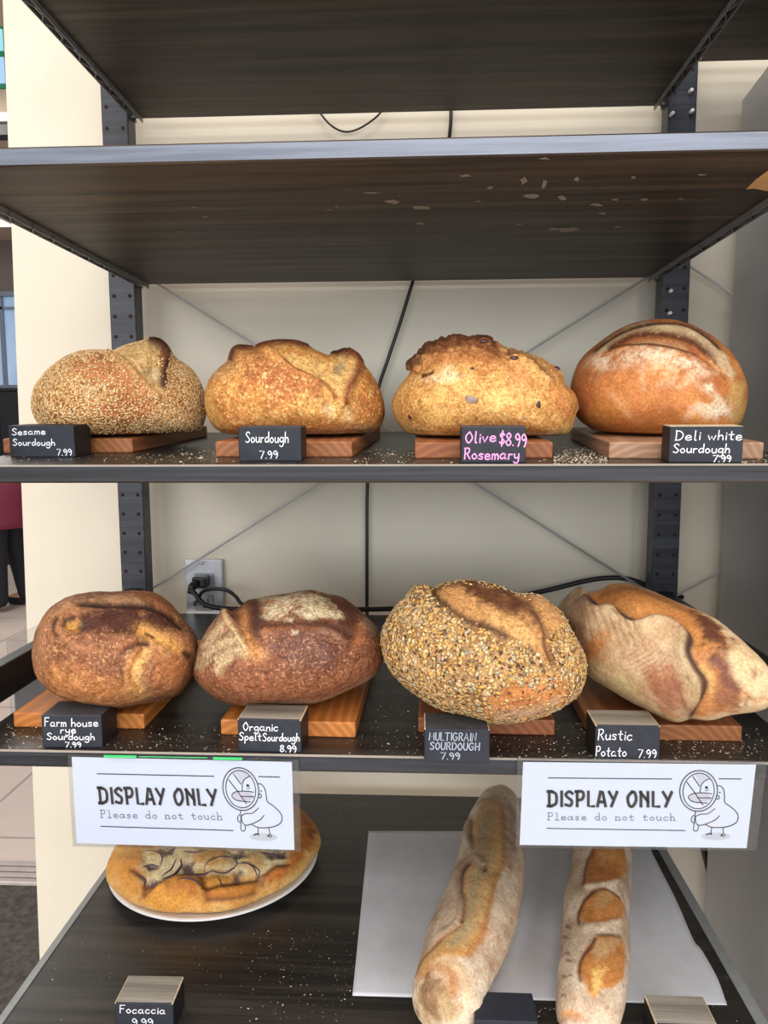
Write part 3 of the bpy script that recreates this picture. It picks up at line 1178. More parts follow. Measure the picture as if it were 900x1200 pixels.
def paint(d):
    d.base((150, 90, 44), (176, 114, 58), (190, 132, 72))
    d.poly(Z((190, 160), (340, 105), (480, 170), (560, 240), (645, 330), (500, 320), (350, 250), (220, 205)), (196, 122, 66), .8, 8, 8, seeds=.45)
    d.poly(Z((390, 350), (480, 320), (640, 335), (640, 420), (420, 480), (370, 420)), (182, 104, 56), .7, 10, 10, seeds=.45)
    d.poly(Z((500, 470), (700, 385), (850, 400), (840, 470), (520, 512)), (206, 168, 122), .6, 8, 8)
    d.poly(Z((265, 278), (335, 270), (345, 297), (290, 308)), (226, 206, 170), .6, 4, 6, seeds=.7)
    w = Z((420, 112), (520, 66), (600, 50), (645, 92), (632, 170), (640, 240), (657, 325), (600, 290), (540, 222), (480, 152))
    d.poly(w, (218, 176, 108), 1., 2, 3, -4.5, seeds=.0, dsoft=6)
    d.poly(Z((560, 200), (630, 175), (640, 240), (620, 260)), (190, 166, 118), .8, 3, 3)
    d.line(Z((380, 110), (440, 130), (490, 168), (540, 225), (600, 290), (652, 332)), 4, (226, 172, 104), .8, 3.0, 5, seeds=.1)
    d.line(Z((585, 50), (640, 72), (672, 120), (662, 190), (656, 290)), 4.5, (74, 42, 30), 1., 4.5, 5, seeds=.15)
    d.poly(Z((585, 46), (650, 56), (690, 112), (672, 200), (658, 300), (644, 200), (640, 100)), None, seeds=.0, soft=3, rag=3)
    d.line(Z((640, 62), (690, 100), (700, 150)), 6, (96, 58, 40), .8, seeds=.4)
    d.poly(Z((680, 110), (760, 180), (810, 250), (720, 260), (675, 200)), (190, 140, 96), .6, 6, 6)


lf, V, N, T_, dg, F = loaf('sesame_loaf', 'golden loaf coated in sesame seeds, leftmost on the upper bread shelf', 
                           Z((32, 350), (45, 285), (80, 230), (130, 180), (200, 135), (270, 110), (340, 103), (405, 113), (450, 90), (520, 65), (590, 52), (640, 65), (680, 100), (720, 145), (780, 190),
                             (820, 240), (850, 310), (860, 390), (850, 450), (820, 490), (700, 505), (560, 515), (400, 519), (250, 515), (150, 497), (70, 455), (40, 400)),
                           .098, top3, paint, centre_y=-.315, seed=21, lump=1.5)
scatter_seeds('sesame_seeds', lf, V, N, F, dg.seedmask * (T_ > -.6) * sstep(V[:, 2] - top3.vec(V), .003, .012), 15000,
              [(1, 2.9, 1.9, 1.0, [(246, 212, 154), (236, 192, 126), (252, 226, 180), (220, 166, 98)])], 3)

# plain sourdough
Z = zoomed(235, 385, 4.09)


def paint(d):
    d.base((178, 102, 40), (206, 134, 54), (228, 168, 76))
    d.poly(Z((130, 175), (290, 105), (420, 170), (560, 265), (600, 345), (400, 335), (200, 260)), (176, 98, 52), .8, 12, 12)
    d.poly(Z((60, 230), (140, 160), (180, 190), (110, 260)), (206, 160, 96), .5, 8, 8)
    d.spots((246, 206, 118), 520, .56, .72, .75)
    d.spots((160, 84, 34), 300, .66, .8, .5)
    d.poly(Z((385, 128), (440, 116), (520, 138), (620, 152), (655, 112), (710, 108), (752, 155), (742, 215), (703, 300), (690, 365), (650, 330), (600, 262), (520, 217), (440, 182)), (228, 178, 100), 1., 2, 3, -7, dsoft=6)
    d.poly(Z((640, 140), (690, 135), (715, 165), (690, 205), (655, 200)), (172, 150, 104), .9, 3, 3, -1.5)
    d.poly(Z((480, 140), (600, 160), (660, 250), (600, 240), (520, 190)), (236, 184, 102), .7, 5, 5)
    d.line(Z((300, 100), (385, 135), (440, 183), (520, 220), (600, 265), (650, 330), (690, 378)), 4, (226, 160, 74), .8, 4.6, 5)
    d.line(Z((392, 142), (446, 192), (522, 230), (602, 276), (650, 342)), 2.4, (150, 84, 36), .8, 0)
    d.line(Z((700, 106), (752, 150), (748, 215), (706, 295), (690, 365)), 3.5, (132, 66, 32), 1., 6, 5)
    d.line(Z((625, 122), (665, 107), (712, 108)), 3.5, (84, 46, 28), 1., 3.)
    d.line(Z((262, 88), (350, 66), (450, 72), (520, 93)), 4.5, (112, 60, 30), 1., 2.)
    d.line(Z((148, 160), (162, 108), (205, 90), (255, 92)), 4.5, (104, 56, 32), 1., 2.6)
    d.poly(Z((590, 380), (640, 370), (662, 430), (612, 442)), (232, 202, 146), .7, 4, 6)
    d.poly(Z((672, 372), (730, 378), (724, 450), (705, 462)), (216, 182, 126), .6, 4, 6)
    d.poly(Z((520, 480), (860, 455), (830, 500), (700, 520), (520, 520)), (206, 160, 110), .7, 4, 4)


loaf('sourdough_loaf', 'golden blistered loaf with one wide split, second from left on the upper bread shelf',
     Z((24, 360), (28, 300), (50, 240), (95, 190), (140, 150), (160, 105), (190, 90), (260, 92), (290, 72), (350, 64), (440, 66), (500, 85), (560, 110), (610, 130), (650, 110), (700, 106), (740, 130),
       (770, 165), (820, 225), (860, 300), (878, 380), (870, 440), (830, 490), (700, 515), (520, 521), (350, 520), (180, 508), (90, 485), (45, 430)),
     .100, top3, paint, centre_y=-.335, seed=44, lump=1.6)

# olive and rosemary
Z = zoomed(455, 385, 3.913)


def paint(d):
    d.base((190, 122, 50), (212, 150, 70), (226, 176, 94))
    d.spots((242, 204, 122), 460, .55, .7, .55)
    d.poly(Z((95, 180), (185, 90), (440, 55), (540, 110), (480, 180), (300, 165), (180, 195)), (182, 114, 54), .85, 10, 12)
    mk = d.poly(Z((80, 190), (150, 60), (440, 20), (620, 90), (800, 190), (760, 260), (600, 170), (480, 110), (300, 110), (150, 200)), None, soft=8)
    d.disp += mk * (fbm(d.W, 150, 611, 3) - .45) * .011
    d.poly(Z((540, 175), (620, 170), (640, 240), (590, 310), (560, 290)), (208, 132, 72), .6, 8, 10)
    d.poly(Z((740, 240), (830, 280), (850, 400), (760, 400), (730, 300)), (216, 136, 62), .55, 8, 10)
    d.poly(Z((150, 235), (280, 180), (355, 200), (250, 262)), (232, 202, 156), .7, 6, 8)
    d.poly(Z((100, 300), (240, 300), (300, 440), (150, 450)), (226, 172, 82), .5, 10, 10)
    d.line(Z((95, 178), (130, 140), (190, 84), (250, 66), (320, 55), (375, 66), (440, 56), (500, 86)), 7, (84, 46, 28), 1., 3.4, 6, rag=.9)
    d.line(Z((180, 110), (260, 84), (340, 76), (440, 84), (520, 118)), 5, (128, 74, 38), .8, -1.5, 5, rag=.9)
    d.line(Z((540, 106), (600, 112), (660, 140), (725, 190), (775, 232)), 4.5, (122, 74, 40), .9, -2.6, 4)
    d.line(Z((560, 130), (640, 160), (700, 205), (750, 250)), 5, (232, 170, 92), .7, 2.4, 6)
    d.line(Z((150, 222), (185, 208), (205, 196)), 2, (60, 34, 26), 1., -2, 2.5)
    d.line(Z((210, 300), (200, 360)), 3, (196, 130, 58), .4, -.6)
    d.poly(Z((640, 480), (800, 470), (780, 500), (640, 505)), (214, 180, 136), .7, 3, 3)


olv, V, N, T_, dg, F = loaf('olive_loaf', 'golden loaf with dark olive pieces and a charred top ridge, upper bread shelf',
                            Z((25, 370), (30, 310), (70, 245), (105, 195), (98, 165), (125, 140), (160, 110), (190, 80), (240, 68), (320, 55), (370, 65), (440, 55), (470, 75), (520, 95), (580, 100), (640, 118),
                              (700, 145), (760, 178), (790, 205), (805, 250), (850, 300), (865, 350), (855, 410), (830, 470), (780, 497), (640, 505), (480, 510), (330, 507), (180, 503), (100, 480), (50, 430)),
                            .102, top3, paint, centre_y=-.352, seed=63, lump=2.2, fine=.7)
Qf = project(V)


def olive_piece(pt, rx, ry, mat, depth=.5, lift=0.):
    m = (T_ > -.1)
    k = np.where(m)[0][np.argmin(((Qf[m] - np.array(pt)) ** 2).sum(1))]
    n = N[k]
    s = np.linalg.norm(V[k] - CAM) / FPX
    a = np.cross(n, [0, 0, 1.]); a /= np.linalg.norm(a)
    b = np.cross(a, n)
    rg = random.Random(int(pt[0] * 7 + pt[1]))
    mb = MB()
    VV, FF = [], []
    nu, nv = 14, 9
    for i in range(nv):
        th = math.pi * i / (nv - 1)
        for j in range(nu):
            ph = 2 * math.pi * j / nu
            r = 1 + .18 * math.sin(3 * ph + pt[0]) * math.sin(th) + rg.uniform(-.06, .06)
            VV.append(V[k] + n * lift * s + (a * math.cos(ph) * rx + b * math.sin(ph) * ry) * math.sin(th) * r * s + n * math.cos(th) * min(rx, ry) * depth * s)
    for i in range(nv - 1):
        for j in range(nu):
            FF.append((i * nu + j, i * nu + (j + 1) % nu, (i + 1) * nu + (j + 1) % nu, (i + 1) * nu + j))
    mb.add(VV, FF, 0, True)
    return mb.build('olive_piece', mat, olv)


for (p, rx, ry, m_, dp) in ((Z((580, 135))[0], 5, 3, 'olive', .7), (Z((377, 330))[0], 7.5, 5.5, 'olive_pale', .25), (Z((687, 350))[0], 3.2, 4, 'olive', .3), (Z((772, 190))[0], 5, 4.5, 'olive', .9),
                            (Z((862, 366))[0], 4, 5.5, 'olive_pale', .9), (Z((100, 405))[0], 3, 3, 'olive', .3), (Z((385, 182))[0], 3, 2, 'olive', .3), (Z((665, 172))[0], 4, 2.2, 'olive', .5), (Z((440, 60))[0], 5, 3, 'olive', .7),
                            (Z((622, 412))[0], 2, 2, 'olive_pale', .3)):
    olive_piece(p, rx, ry, M[m_], dp)

# deli white
Z = zoomed(665, 365, 4.09)


def paint(d):
    d.base((172, 96, 38), (194, 116, 46), (214, 142, 64))
    d.poly(Z((18, 320), (90, 210), (120, 300), (110, 460), (60, 520), (25, 440)), (160, 92, 48), .7, 10, 8)
    d.poly(Z((110, 280), (400, 240), (620, 300), (560, 460), (300, 520), (140, 420)), (214, 132, 62), .5, 14, 14)
    d.poly(Z((150, 425), (250, 420), (285, 530), (180, 540), (140, 480)), (196, 124, 34), .8, 8, 8)
    d.poly(Z((185, 190), (290, 160), (400, 155), (540, 185), (645, 238), (668, 285), (600, 295), (500, 262), (400, 236), (250, 245), (130, 285), (110, 255)), (232, 206, 172), 1., 16, 12, dust=.9)
    d.poly(Z((400, 240), (520, 250), (540, 330), (420, 340)), (226, 190, 146), .7, 14, 12, dust=.9)
    d.line(Z((350, 260), (365, 380)), 4, (226, 180, 130), .5)
    d.line(Z((200, 390), (270, 460), (300, 510)), 4, (226, 168, 110), .6)
    d.poly(Z((630, 355), (690, 350), (695, 382), (640, 378)), (236, 214, 184), .9, 6, 5, dust=.8)
    d.poly(Z((635, 445), (720, 415), (772, 450), (785, 512), (700, 492), (600, 475)), (236, 214, 184), 1., 8, 8, dust=.9)
    d.line(Z((560, 520), (620, 470), (720, 440)), 4, (232, 190, 146), .6)
    d.poly(Z((780, 335), (850, 340), (855, 520), (780, 545), (795, 450)), (206, 164, 86), .8, 6, 6)
    # the flap of pale dough between the two cuts
    d.poly(Z((110, 200), (190, 130), (280, 75), (380, 46), (500, 44), (600, 70), (690, 130), (760, 210), (805, 300), (790, 340), (735, 268), (680, 190), (590, 122), (480, 96), (350, 92), (260, 125), (180, 182)), (208, 180, 134), 1., 1.5, 2)
    d.poly(Z((640, 130), (720, 200), (790, 290), (770, 300), (690, 200)), (206, 160, 120), .6, 4, 6)
    # open crescent
    cres = Z((175, 186), (260, 127), (350, 95), (480, 99), (590, 127), (665, 180), (733, 262), (765, 325), (740, 300), (690, 250), (620, 212), (540, 184), (460, 164), (380, 155), (280, 160), (210, 182))
    d.poly(cres, (166, 94, 44), 1., 1.5, 2, -3., dsoft=4)
    d.line(Z((180, 182), (262, 126), (350, 95), (480, 99), (590, 127), (660, 176), (730, 260)), 3.6, (92, 50, 30), 1., -1.8, 3)
    d.line(Z((300, 152), (400, 140), (500, 150), (580, 172)), 4, (206, 160, 110), .6)
    d.poly(Z((620, 170), (690, 215), (745, 290), (700, 270), (640, 215)), (206, 124, 54), .8, 3, 3)
    d.line(Z((200, 176), (290, 160), (390, 155), (470, 166), (550, 187), (625, 215)), 2.4, (88, 48, 30), .95, 1.6, 3.2)
    d.line(Z((105, 205), (185, 142), (285, 84), (400, 54), (520, 51), (600, 73), (680, 126), (745, 190)), 2.6, (74, 42, 28), 1., -1.6, 2.4)
    d.line(Z((690, 225), (735, 290)), 3, (236, 180, 110), .7)
    d.spots((236, 170, 84), 500, .62, .78, .35)


loaf('white_sourdough_loaf', 'smooth round loaf with a floury crescent cut, rightmost on the upper bread shelf',
     Z((18, 370), (30, 310), (55, 250), (90, 205), (140, 160), (200, 115), (280, 70), (360, 47), (440, 38), (520, 42), (600, 65), (680, 110), (740, 155), (790, 205), (830, 270), (855, 340), (860, 400),
       (850, 470), (820, 540), (760, 595), (600, 612), (440, 614), (300, 604), (200, 588), (110, 555), (50, 505), (25, 440)),
     .105, top3, paint, centre_y=-.33, seed=85, lump=.8, fine=.15, mat=M['crust_smooth'], npow=2.1)

# ---------------------------------------------------------------- lower row
Z = zoomed(30, 680, 4.286)


def paint(d):
    d.base((110, 68, 44), (144, 92, 56), (174, 116, 70))
    d.poly(Z((40, 400), (60, 240), (160, 120), (230, 85), (260, 110), (160, 190), (110, 300), (90, 420)), (158, 108, 74), .8, 10, 10)
    d.poly(Z((120, 430), (400, 480), (540, 590), (330, 620), (180, 580), (90, 500)), (196, 124, 58), .75, 16, 14)
    d.poly(Z((240, 260), (480, 300), (520, 400), (360, 450), (220, 380)), (136, 84, 58), .6, 14, 14)
    d.spots((226, 168, 104), 620, .6, .74, .6)
    d.poly(Z((275, 150), (400, 128), (560, 128), (700, 168), (755, 225), (650, 262), (520, 272), (420, 262), (300, 235)), (78, 42, 32), 1., 8, 14, -1.5, dsoft=10)
    d.poly(Z((170, 130), (250, 105), (420, 128), (300, 150), (220, 180), (150, 200)), (176, 118, 66), .7, 5, 6)
    d.poly(Z((250, 102), (420, 74), (560, 84), (650, 132), (540, 124), (420, 118)), (168, 124, 84), .9, 3, 4, 1.5)
    d.poly(Z((540, 60), (660, 80), (720, 120), (745, 180), (690, 150), (620, 100)), (166, 100, 52), .85, 4, 6)
    d.line(Z((245, 112), (340, 120), (450, 124), (560, 128), (640, 138), (710, 172), (760, 215), (790, 250)), 3.4, (52, 30, 24), 1., -3., 3.4)
    d.poly(Z((175, 215), (205, 190), (255, 195), (275, 225), (250, 255), (200, 240)), (196, 138, 56), 1., 3, 3, -5, dsoft=6)
    d.line(Z((180, 225), (195, 192), (250, 182)), 3, (70, 42, 30), .9, -1)
    d.line(Z((155, 175), (132, 225), (145, 272), (240, 325), (400, 345)), 3, (84, 50, 36), .9, -2.2, 3.4)
    d.line(Z((165, 280), (260, 330), (400, 355)), 4, (196, 132, 84), .6, 1.6, 5)
    d.line(Z((250, 230), (285, 225), (300, 205)), 3.5, (74, 56, 50), .9, -1.)
    d.line(Z((610, 335), (575, 385), (545, 450), (550, 520), (590, 575)), 8, (226, 176, 98), 1., -3.6, 6)
    d.line(Z((585, 330), (525, 420), (520, 500), (560, 560)), 3, (196, 118, 50), .7, 1.6, 4)
    d.line(Z((560, 235), (640, 270), (720, 315), (790, 350)), 8.5, (216, 154, 72), 1., -3., 7)
    d.line(Z((610, 255), (640, 272), (655, 285)), 2.2, (60, 40, 28), .9, -1.5)
    d.line(Z((795, 362), (832, 388)), 3.2, (66, 50, 34), .95, -2.)
    d.line(Z((480, 372), (510, 342), (560, 320), (630, 322)), 3, (76, 46, 38), 1., -2.6, 3.4)
    d.line(Z((470, 360), (500, 320), (560, 300)), 5, (176, 112, 70), .6, 2., 6)
    d.line(Z((640, 520), (650, 450), (700, 400)), 4, (140, 84, 60), .7, -1.2)
    d.poly(Z((660, 380), (780, 380), (820, 470), (760, 560), (640, 540), (650, 440)), (190, 116, 58), .6, 8, 10)
    d.line(Z((120, 450), (250, 520), (380, 600)), 4, (214, 152, 84), .35, .8)


loaf('rye_loaf', 'dark brown rye loaf with golden cracks, leftmost on the lower bread shelf',
     Z((36, 390), (40, 320), (60, 240), (100, 170), (160, 120), (230, 85), (320, 68), (420, 65), (500, 58), (580, 58), (650, 75), (710, 110), (760, 160), (800, 210), (850, 270), (865, 340), (855, 420), (830, 490),
       (780, 560), (720, 590), (600, 615), (470, 638), (330, 622), (200, 592), (120, 550), (60, 480)),
     .105, top4, paint, seed=102, lump=2.6, fine=.6, sag=.36)

Z = zoomed(220, 680, 3.913)


def paint(d):
    d.base((100, 56, 38), (128, 76, 50), (156, 98, 62))
    d.poly(Z((35, 430), (200, 420), (560, 470), (850, 420), (760, 490), (560, 565), (330, 560), (100, 510)), (156, 94, 56), .7, 14, 14)
    d.poly(Z((375, 240), (560, 238), (700, 300), (640, 390), (450, 390), (345, 330)), (112, 78, 68), .75, 16, 16)
    d.spots((206, 146, 96), 640, .58, .72, .6)
    d.spots((80, 44, 34), 300, .62, .76, .5)
    d.poly(Z((160, 165), (60, 300), (42, 400), (150, 408), (275, 360), (262, 270), (190, 205)), (190, 164, 122), 1., 9, 12, dust=.8)
    d.line(Z((70, 330), (150, 260), (200, 230)), 3, (120, 84, 58), .5)
    d.line(Z((60, 390), (140, 330), (230, 300)), 3, (130, 92, 62), .5)
    d.poly(Z((165, 138), (215, 128), (262, 100), (345, 88), (350, 180), (430, 192), (560, 172), (690, 178), (640, 68), (700, 82), (765, 124), (802, 165), (790, 270), (740, 290), (640, 240), (480, 225), (330, 232), (300, 300), (282, 330), (232, 240)), (88, 52, 38), .95, 5, 8)
    fl = Z((330, 92), (440, 66), (560, 46), (640, 78), (695, 160), (600, 165), (480, 160), (385, 170), (340, 140))
    d.poly(fl, (196, 178, 140), 1., 7, 12, dust=.8)
    d.poly(Z((165, 135), (215, 140), (250, 110), (262, 230), (285, 300), (240, 240), (195, 190)), None, disp=-4, dsoft=7)
    d.line(Z((250, 120), (258, 215), (285, 285), (312, 345)), 6, (188, 126, 62), .95, -2.4, 6)
    d.line(Z((262, 330), (320, 320), (340, 360)), 7, (206, 146, 84), .8)
    d.line(Z((165, 132), (185, 190), (225, 245), (285, 345)), 3, (206, 176, 124), .8, 3.2, 4)
    d.line(Z((300, 104), (320, 180), (320, 240)), 6, (72, 42, 32), .8, 1.8, 6)
    d.line(Z((792, 190), (790, 250), (770, 295)), 5.5, (170, 104, 56), .9, -2.2, 6)
    d.line(Z((810, 170), (850, 210), (870, 250)), 7, (150, 128, 104), .7)
    d.poly(Z((600, 220), (700, 250), (690, 275), (600, 240)), (160, 130, 104), .6, 4, 6)
    d.poly(Z((480, 232), (505, 238), (500, 250), (480, 246)), (206, 190, 160), .8, 2, 3)
    d.line(Z((345, 235), (480, 222), (640, 240), (735, 292)), 3, (150, 92, 56), .5, 2.2, 5)
    d.line(Z((240, 570), (450, 566), (620, 548), (760, 492), (850, 440)), 2.2, (190, 156, 124), .7)


loaf('spelt_loaf', 'dark brown speckled loaf with floury cracked top, second on the lower shelf',
     Z((32, 420), (45, 350), (60, 290), (100, 220), (145, 165), (163, 130), (210, 136), (260, 103), (340, 85), (440, 65), (560, 47), (640, 68), (700, 80), (760, 120), (800, 155), (850, 200), (885, 260), (895, 320),
       (880, 390), (850, 440), (760, 490), (650, 540), (560, 566), (440, 568), (330, 566), (240, 570), (150, 548), (80, 500), (45, 460)),
     .108, top4, paint, seed=131, lump=1.4, fine=.55, sag=.34)

# multigrain
Z = zoomed(440, 670, 3.4615)


def paint(d):
    d.base((140, 98, 56), (166, 124, 74), (186, 146, 92))
    d.poly(Z((450, 525), (600, 440), (765, 430), (795, 500), (690, 572), (500, 602), (440, 570)), (206, 128, 58), .85, 10, 12, seeds=.22)
    d.poly(Z((480, 560), (620, 560), (760, 500), (700, 580), (600, 605), (480, 612)), (206, 172, 136), .7, 6, 6, seeds=.2)
    ex = Z((225, 90), (270, 55), (340, 42), (430, 48), (510, 72), (560, 92), (640, 100), (720, 148), (772, 212), (740, 235), (700, 245), (695, 300), (722, 385), (655, 340), (540, 268), (470, 222), (380, 190), (310, 155))
    d.poly(ex, (192, 138, 74), 1., 4, 6, 1.6, seeds=0., dsoft=6)
    d.poly(Z((330, 55), (430, 50), (520, 80), (590, 140), (600, 200), (520, 190), (420, 130)), (92, 52, 30), .95, 8, 14)
    d.poly(Z((440, 140), (560, 190), (640, 260), (680, 330), (580, 270), (480, 210)), (206, 156, 88), .8, 6, 8)
    d.line(Z((500, 75), (600, 150), (660, 210)), 7, (98, 56, 34), .85, 2.2, 7)
    d.line(Z((240, 85), (340, 52), (430, 54), (510, 78)), 4, (92, 54, 34), .8, 1.2)
    d.line(Z((640, 108), (700, 160), (760, 225)), 6, (186, 134, 82), .7, 2.4, 8)
    d.line(Z((610, 110), (650, 170), (688, 240), (690, 300), (725, 385)), 4, (112, 72, 44), .95, -3.4, 4.5)
    d.line(Z((228, 88), (262, 120), (315, 158), (380, 195), (470, 226), (545, 272)), 4, (82, 52, 34), .9, -1.8, 4, seeds=.2)
    d.line(Z((150, 90), (200, 70), (240, 100), (300, 165)), 6, (112, 82, 54), .7, 2.2, 6)
    d.poly(Z((90, 165), (180, 160), (240, 205), (130, 205)), (226, 208, 170), .6, 6, 8)


lf, V, N, T_, dg, F = loaf('multigrain_loaf', 'pale loaf crusted with mixed grains and seeds, third from left on the lower bread shelf',
                           Z((30, 280), (45, 220), (85, 150), (130, 110), (160, 72), (205, 68), (232, 88), (270, 58), (340, 47), (430, 52), (510, 75), (560, 95), (620, 95), (680, 120), (740, 165), (770, 210),
                             (805, 270), (840, 340), (848, 400), (830, 480), (780, 530), (700, 575), (600, 600), (480, 612), (380, 580), (270, 555), (180, 500), (100, 440), (50, 370)),
                           .112, top4, paint, seed=154, lump=2., sag=.36)
scatter_seeds('grain_coating', lf, V, N, F, dg.seedmask * (T_ > -.6) * sstep(V[:, 2] - top4(0, 0), .002, .01), 8200,
              [(.40, 6.0, 4.0, 1.0, [(214, 182, 130), (226, 200, 152), (204, 164, 104), (222, 172, 96)]), (.22, 4.0, 1.9, 1.0, [(92, 66, 48), (116, 88, 66), (76, 56, 46)]),
               (.26, 3.0, 1.8, 1.0, [(230, 202, 152), (206, 160, 96)]), (.12, 6.5, 3.0, 1.5, [(226, 174, 92), (150, 128, 104), (188, 176, 150)])], 8)

# rustic potato
Z = zoomed(645, 670, 3.529)


def paint(d):
    d.base((186, 148, 106), (210, 178, 134), (224, 196, 154))
    d.poly(Z((30, 170), (60, 100), (120, 60), (170, 130), (160, 260), (130, 330)), (150, 116, 90), .75, 8, 10)
    d.poly(Z((135, 290), (230, 260), (210, 370), (150, 390)), (206, 132, 62), .85, 8, 12)
    d.poly(Z((135, 380), (300, 410), (430, 560), (340, 540), (260, 500), (180, 450)), (220, 192, 136), .85, 8, 8)
    d.poly(Z((280, 360), (380, 320), (450, 300), (560, 330), (480, 400), (420, 420), (330, 410)), (214, 184, 148), .7, 8, 14)
    d.poly(Z((390, 410), (500, 390), (590, 500), (600, 570), (500, 600), (400, 520)), (168, 96, 58), .75, 12, 16)
    d.poly(Z((440, 420), (520, 440), (560, 540), (480, 520)), (142, 84, 66), .5, 10, 14)
    d.poly(Z((560, 420), (632, 450), (626, 500), (570, 560)), (206, 178, 128), .7, 6, 8)
    d.poly(Z((350, 560), (500, 605), (560, 600), (500, 620), (420, 595)), (206, 156, 92), .7, 5, 6)
    for a in range(9):
        y0 = 300 + a * 14
        d.line(Z((300 + a * 14, y0 + 60), (370 + a * 16, y0 + 20), (430 + a * 10, y0 - 16)), 1.6, (176, 116, 76), .55, -.5, 2)
    for a in range(7):
        d.line(Z((150 + a * 34, 130 + a * 12), (160 + a * 36, 200 + a * 14), (170 + a * 38, 270 + a * 10)), 2., (166, 132, 98), .5, -.5, 2)
    gold = Z((150, 82), (260, 48), (340, 48), (480, 105), (600, 160), (725, 250), (745, 320), (720, 345), (650, 330), (590, 335), (578, 262), (520, 208), (440, 185), (350, 202), (260, 155), (190, 132))
    d.poly(gold, (196, 130, 58), 1., 3, 4, -1.5, dsoft=6)
    d.line(Z((180, 110), (330, 90), (480, 140), (600, 200)), 8, (176, 106, 40), .5)
    d.line(Z((200, 90), (330, 60), (460, 105), (600, 175), (690, 240)), 3.5, (110, 66, 38), .6)
    d.poly(Z((590, 170), (680, 200), (750, 280), (735, 335), (650, 290)), (98, 56, 36), 1., 7, 12)
    low = Z((585, 335), (700, 325), (760, 440), (810, 510), (760, 570), (650, 612), (575, 608), (590, 580), (632, 510), (637, 452), (602, 400))
    d.poly(low, (208, 136, 70), 1., 4, 5, -1., dsoft=6)
    d.line(Z((660, 340), (720, 400), (730, 450), (790, 500)), 11, (122, 78, 62), 1.)
    d.poly(Z((680, 500), (790, 500), (780, 560), (680, 580)), (150, 98, 72), .7, 6, 8)
    d.line(Z((605, 380), (655, 440), (655, 520)), 6, (240, 186, 110), .8)
    d.poly(Z((730, 330), (820, 300), (900, 390), (905, 535), (830, 545), (760, 440)), (212, 182, 132), 1., 7, 10, dust=.6)
    d.poly(Z((825, 400), (850, 420), (845, 460), (830, 440)), (150, 104, 72), .7, 3, 4)
    d.line(Z((790, 500), (850, 540), (895, 520)), 4, (196, 130, 70), .6, -1.5, 5)
    d.line(Z((800, 560), (830, 520)), 3, (150, 104, 66), .6, -1)
    edge = Z((150, 85), (190, 135), (260, 155), (350, 203), (440, 185), (520, 210), (577, 262), (570, 330), (602, 400), (636, 452), (630, 510), (592, 578), (572, 612))
    # the flap stands proud of the opened crust
    d.line(edge, 3.4, (70, 48, 42), 1., 0, step=0)  # dark line paints in the shadow along the flap's edge
    p = spline(edge, 6)
    dd, sd, par = seg_dist(d.Q, p, False)
    g = np.exp(-(dd / 16) ** 2) * d.fade * (1 - sstep(par, .84, .98)) * sstep(par, 0, .05)
    d.disp += np.where(sd > 0, sstep(dd, 0, 2.5) * g * .0078, -g * .0036 * sstep(dd, 0, 2))


loaf('potato_loaf', 'long pale floury loaf with a curling torn flap, rightmost on the lower bread shelf',
     Z((30, 160), (58, 112), (118, 62), (150, 80), (200, 72), (260, 50), (320, 48), (400, 70), (480, 105), (580, 150), (660, 185), (740, 240), (820, 310), (890, 385), (918, 450), (905, 540), (860, 572), (760, 590),
       (650, 615), (580, 607), (520, 617), (440, 592), (350, 545), (260, 493), (170, 440), (140, 400), (120, 330), (60, 220)),
     .088, top4, paint, seed=177, lump=1.6, fine=.35, sag=.42, slant=.5, mat=M['crust_smooth'])


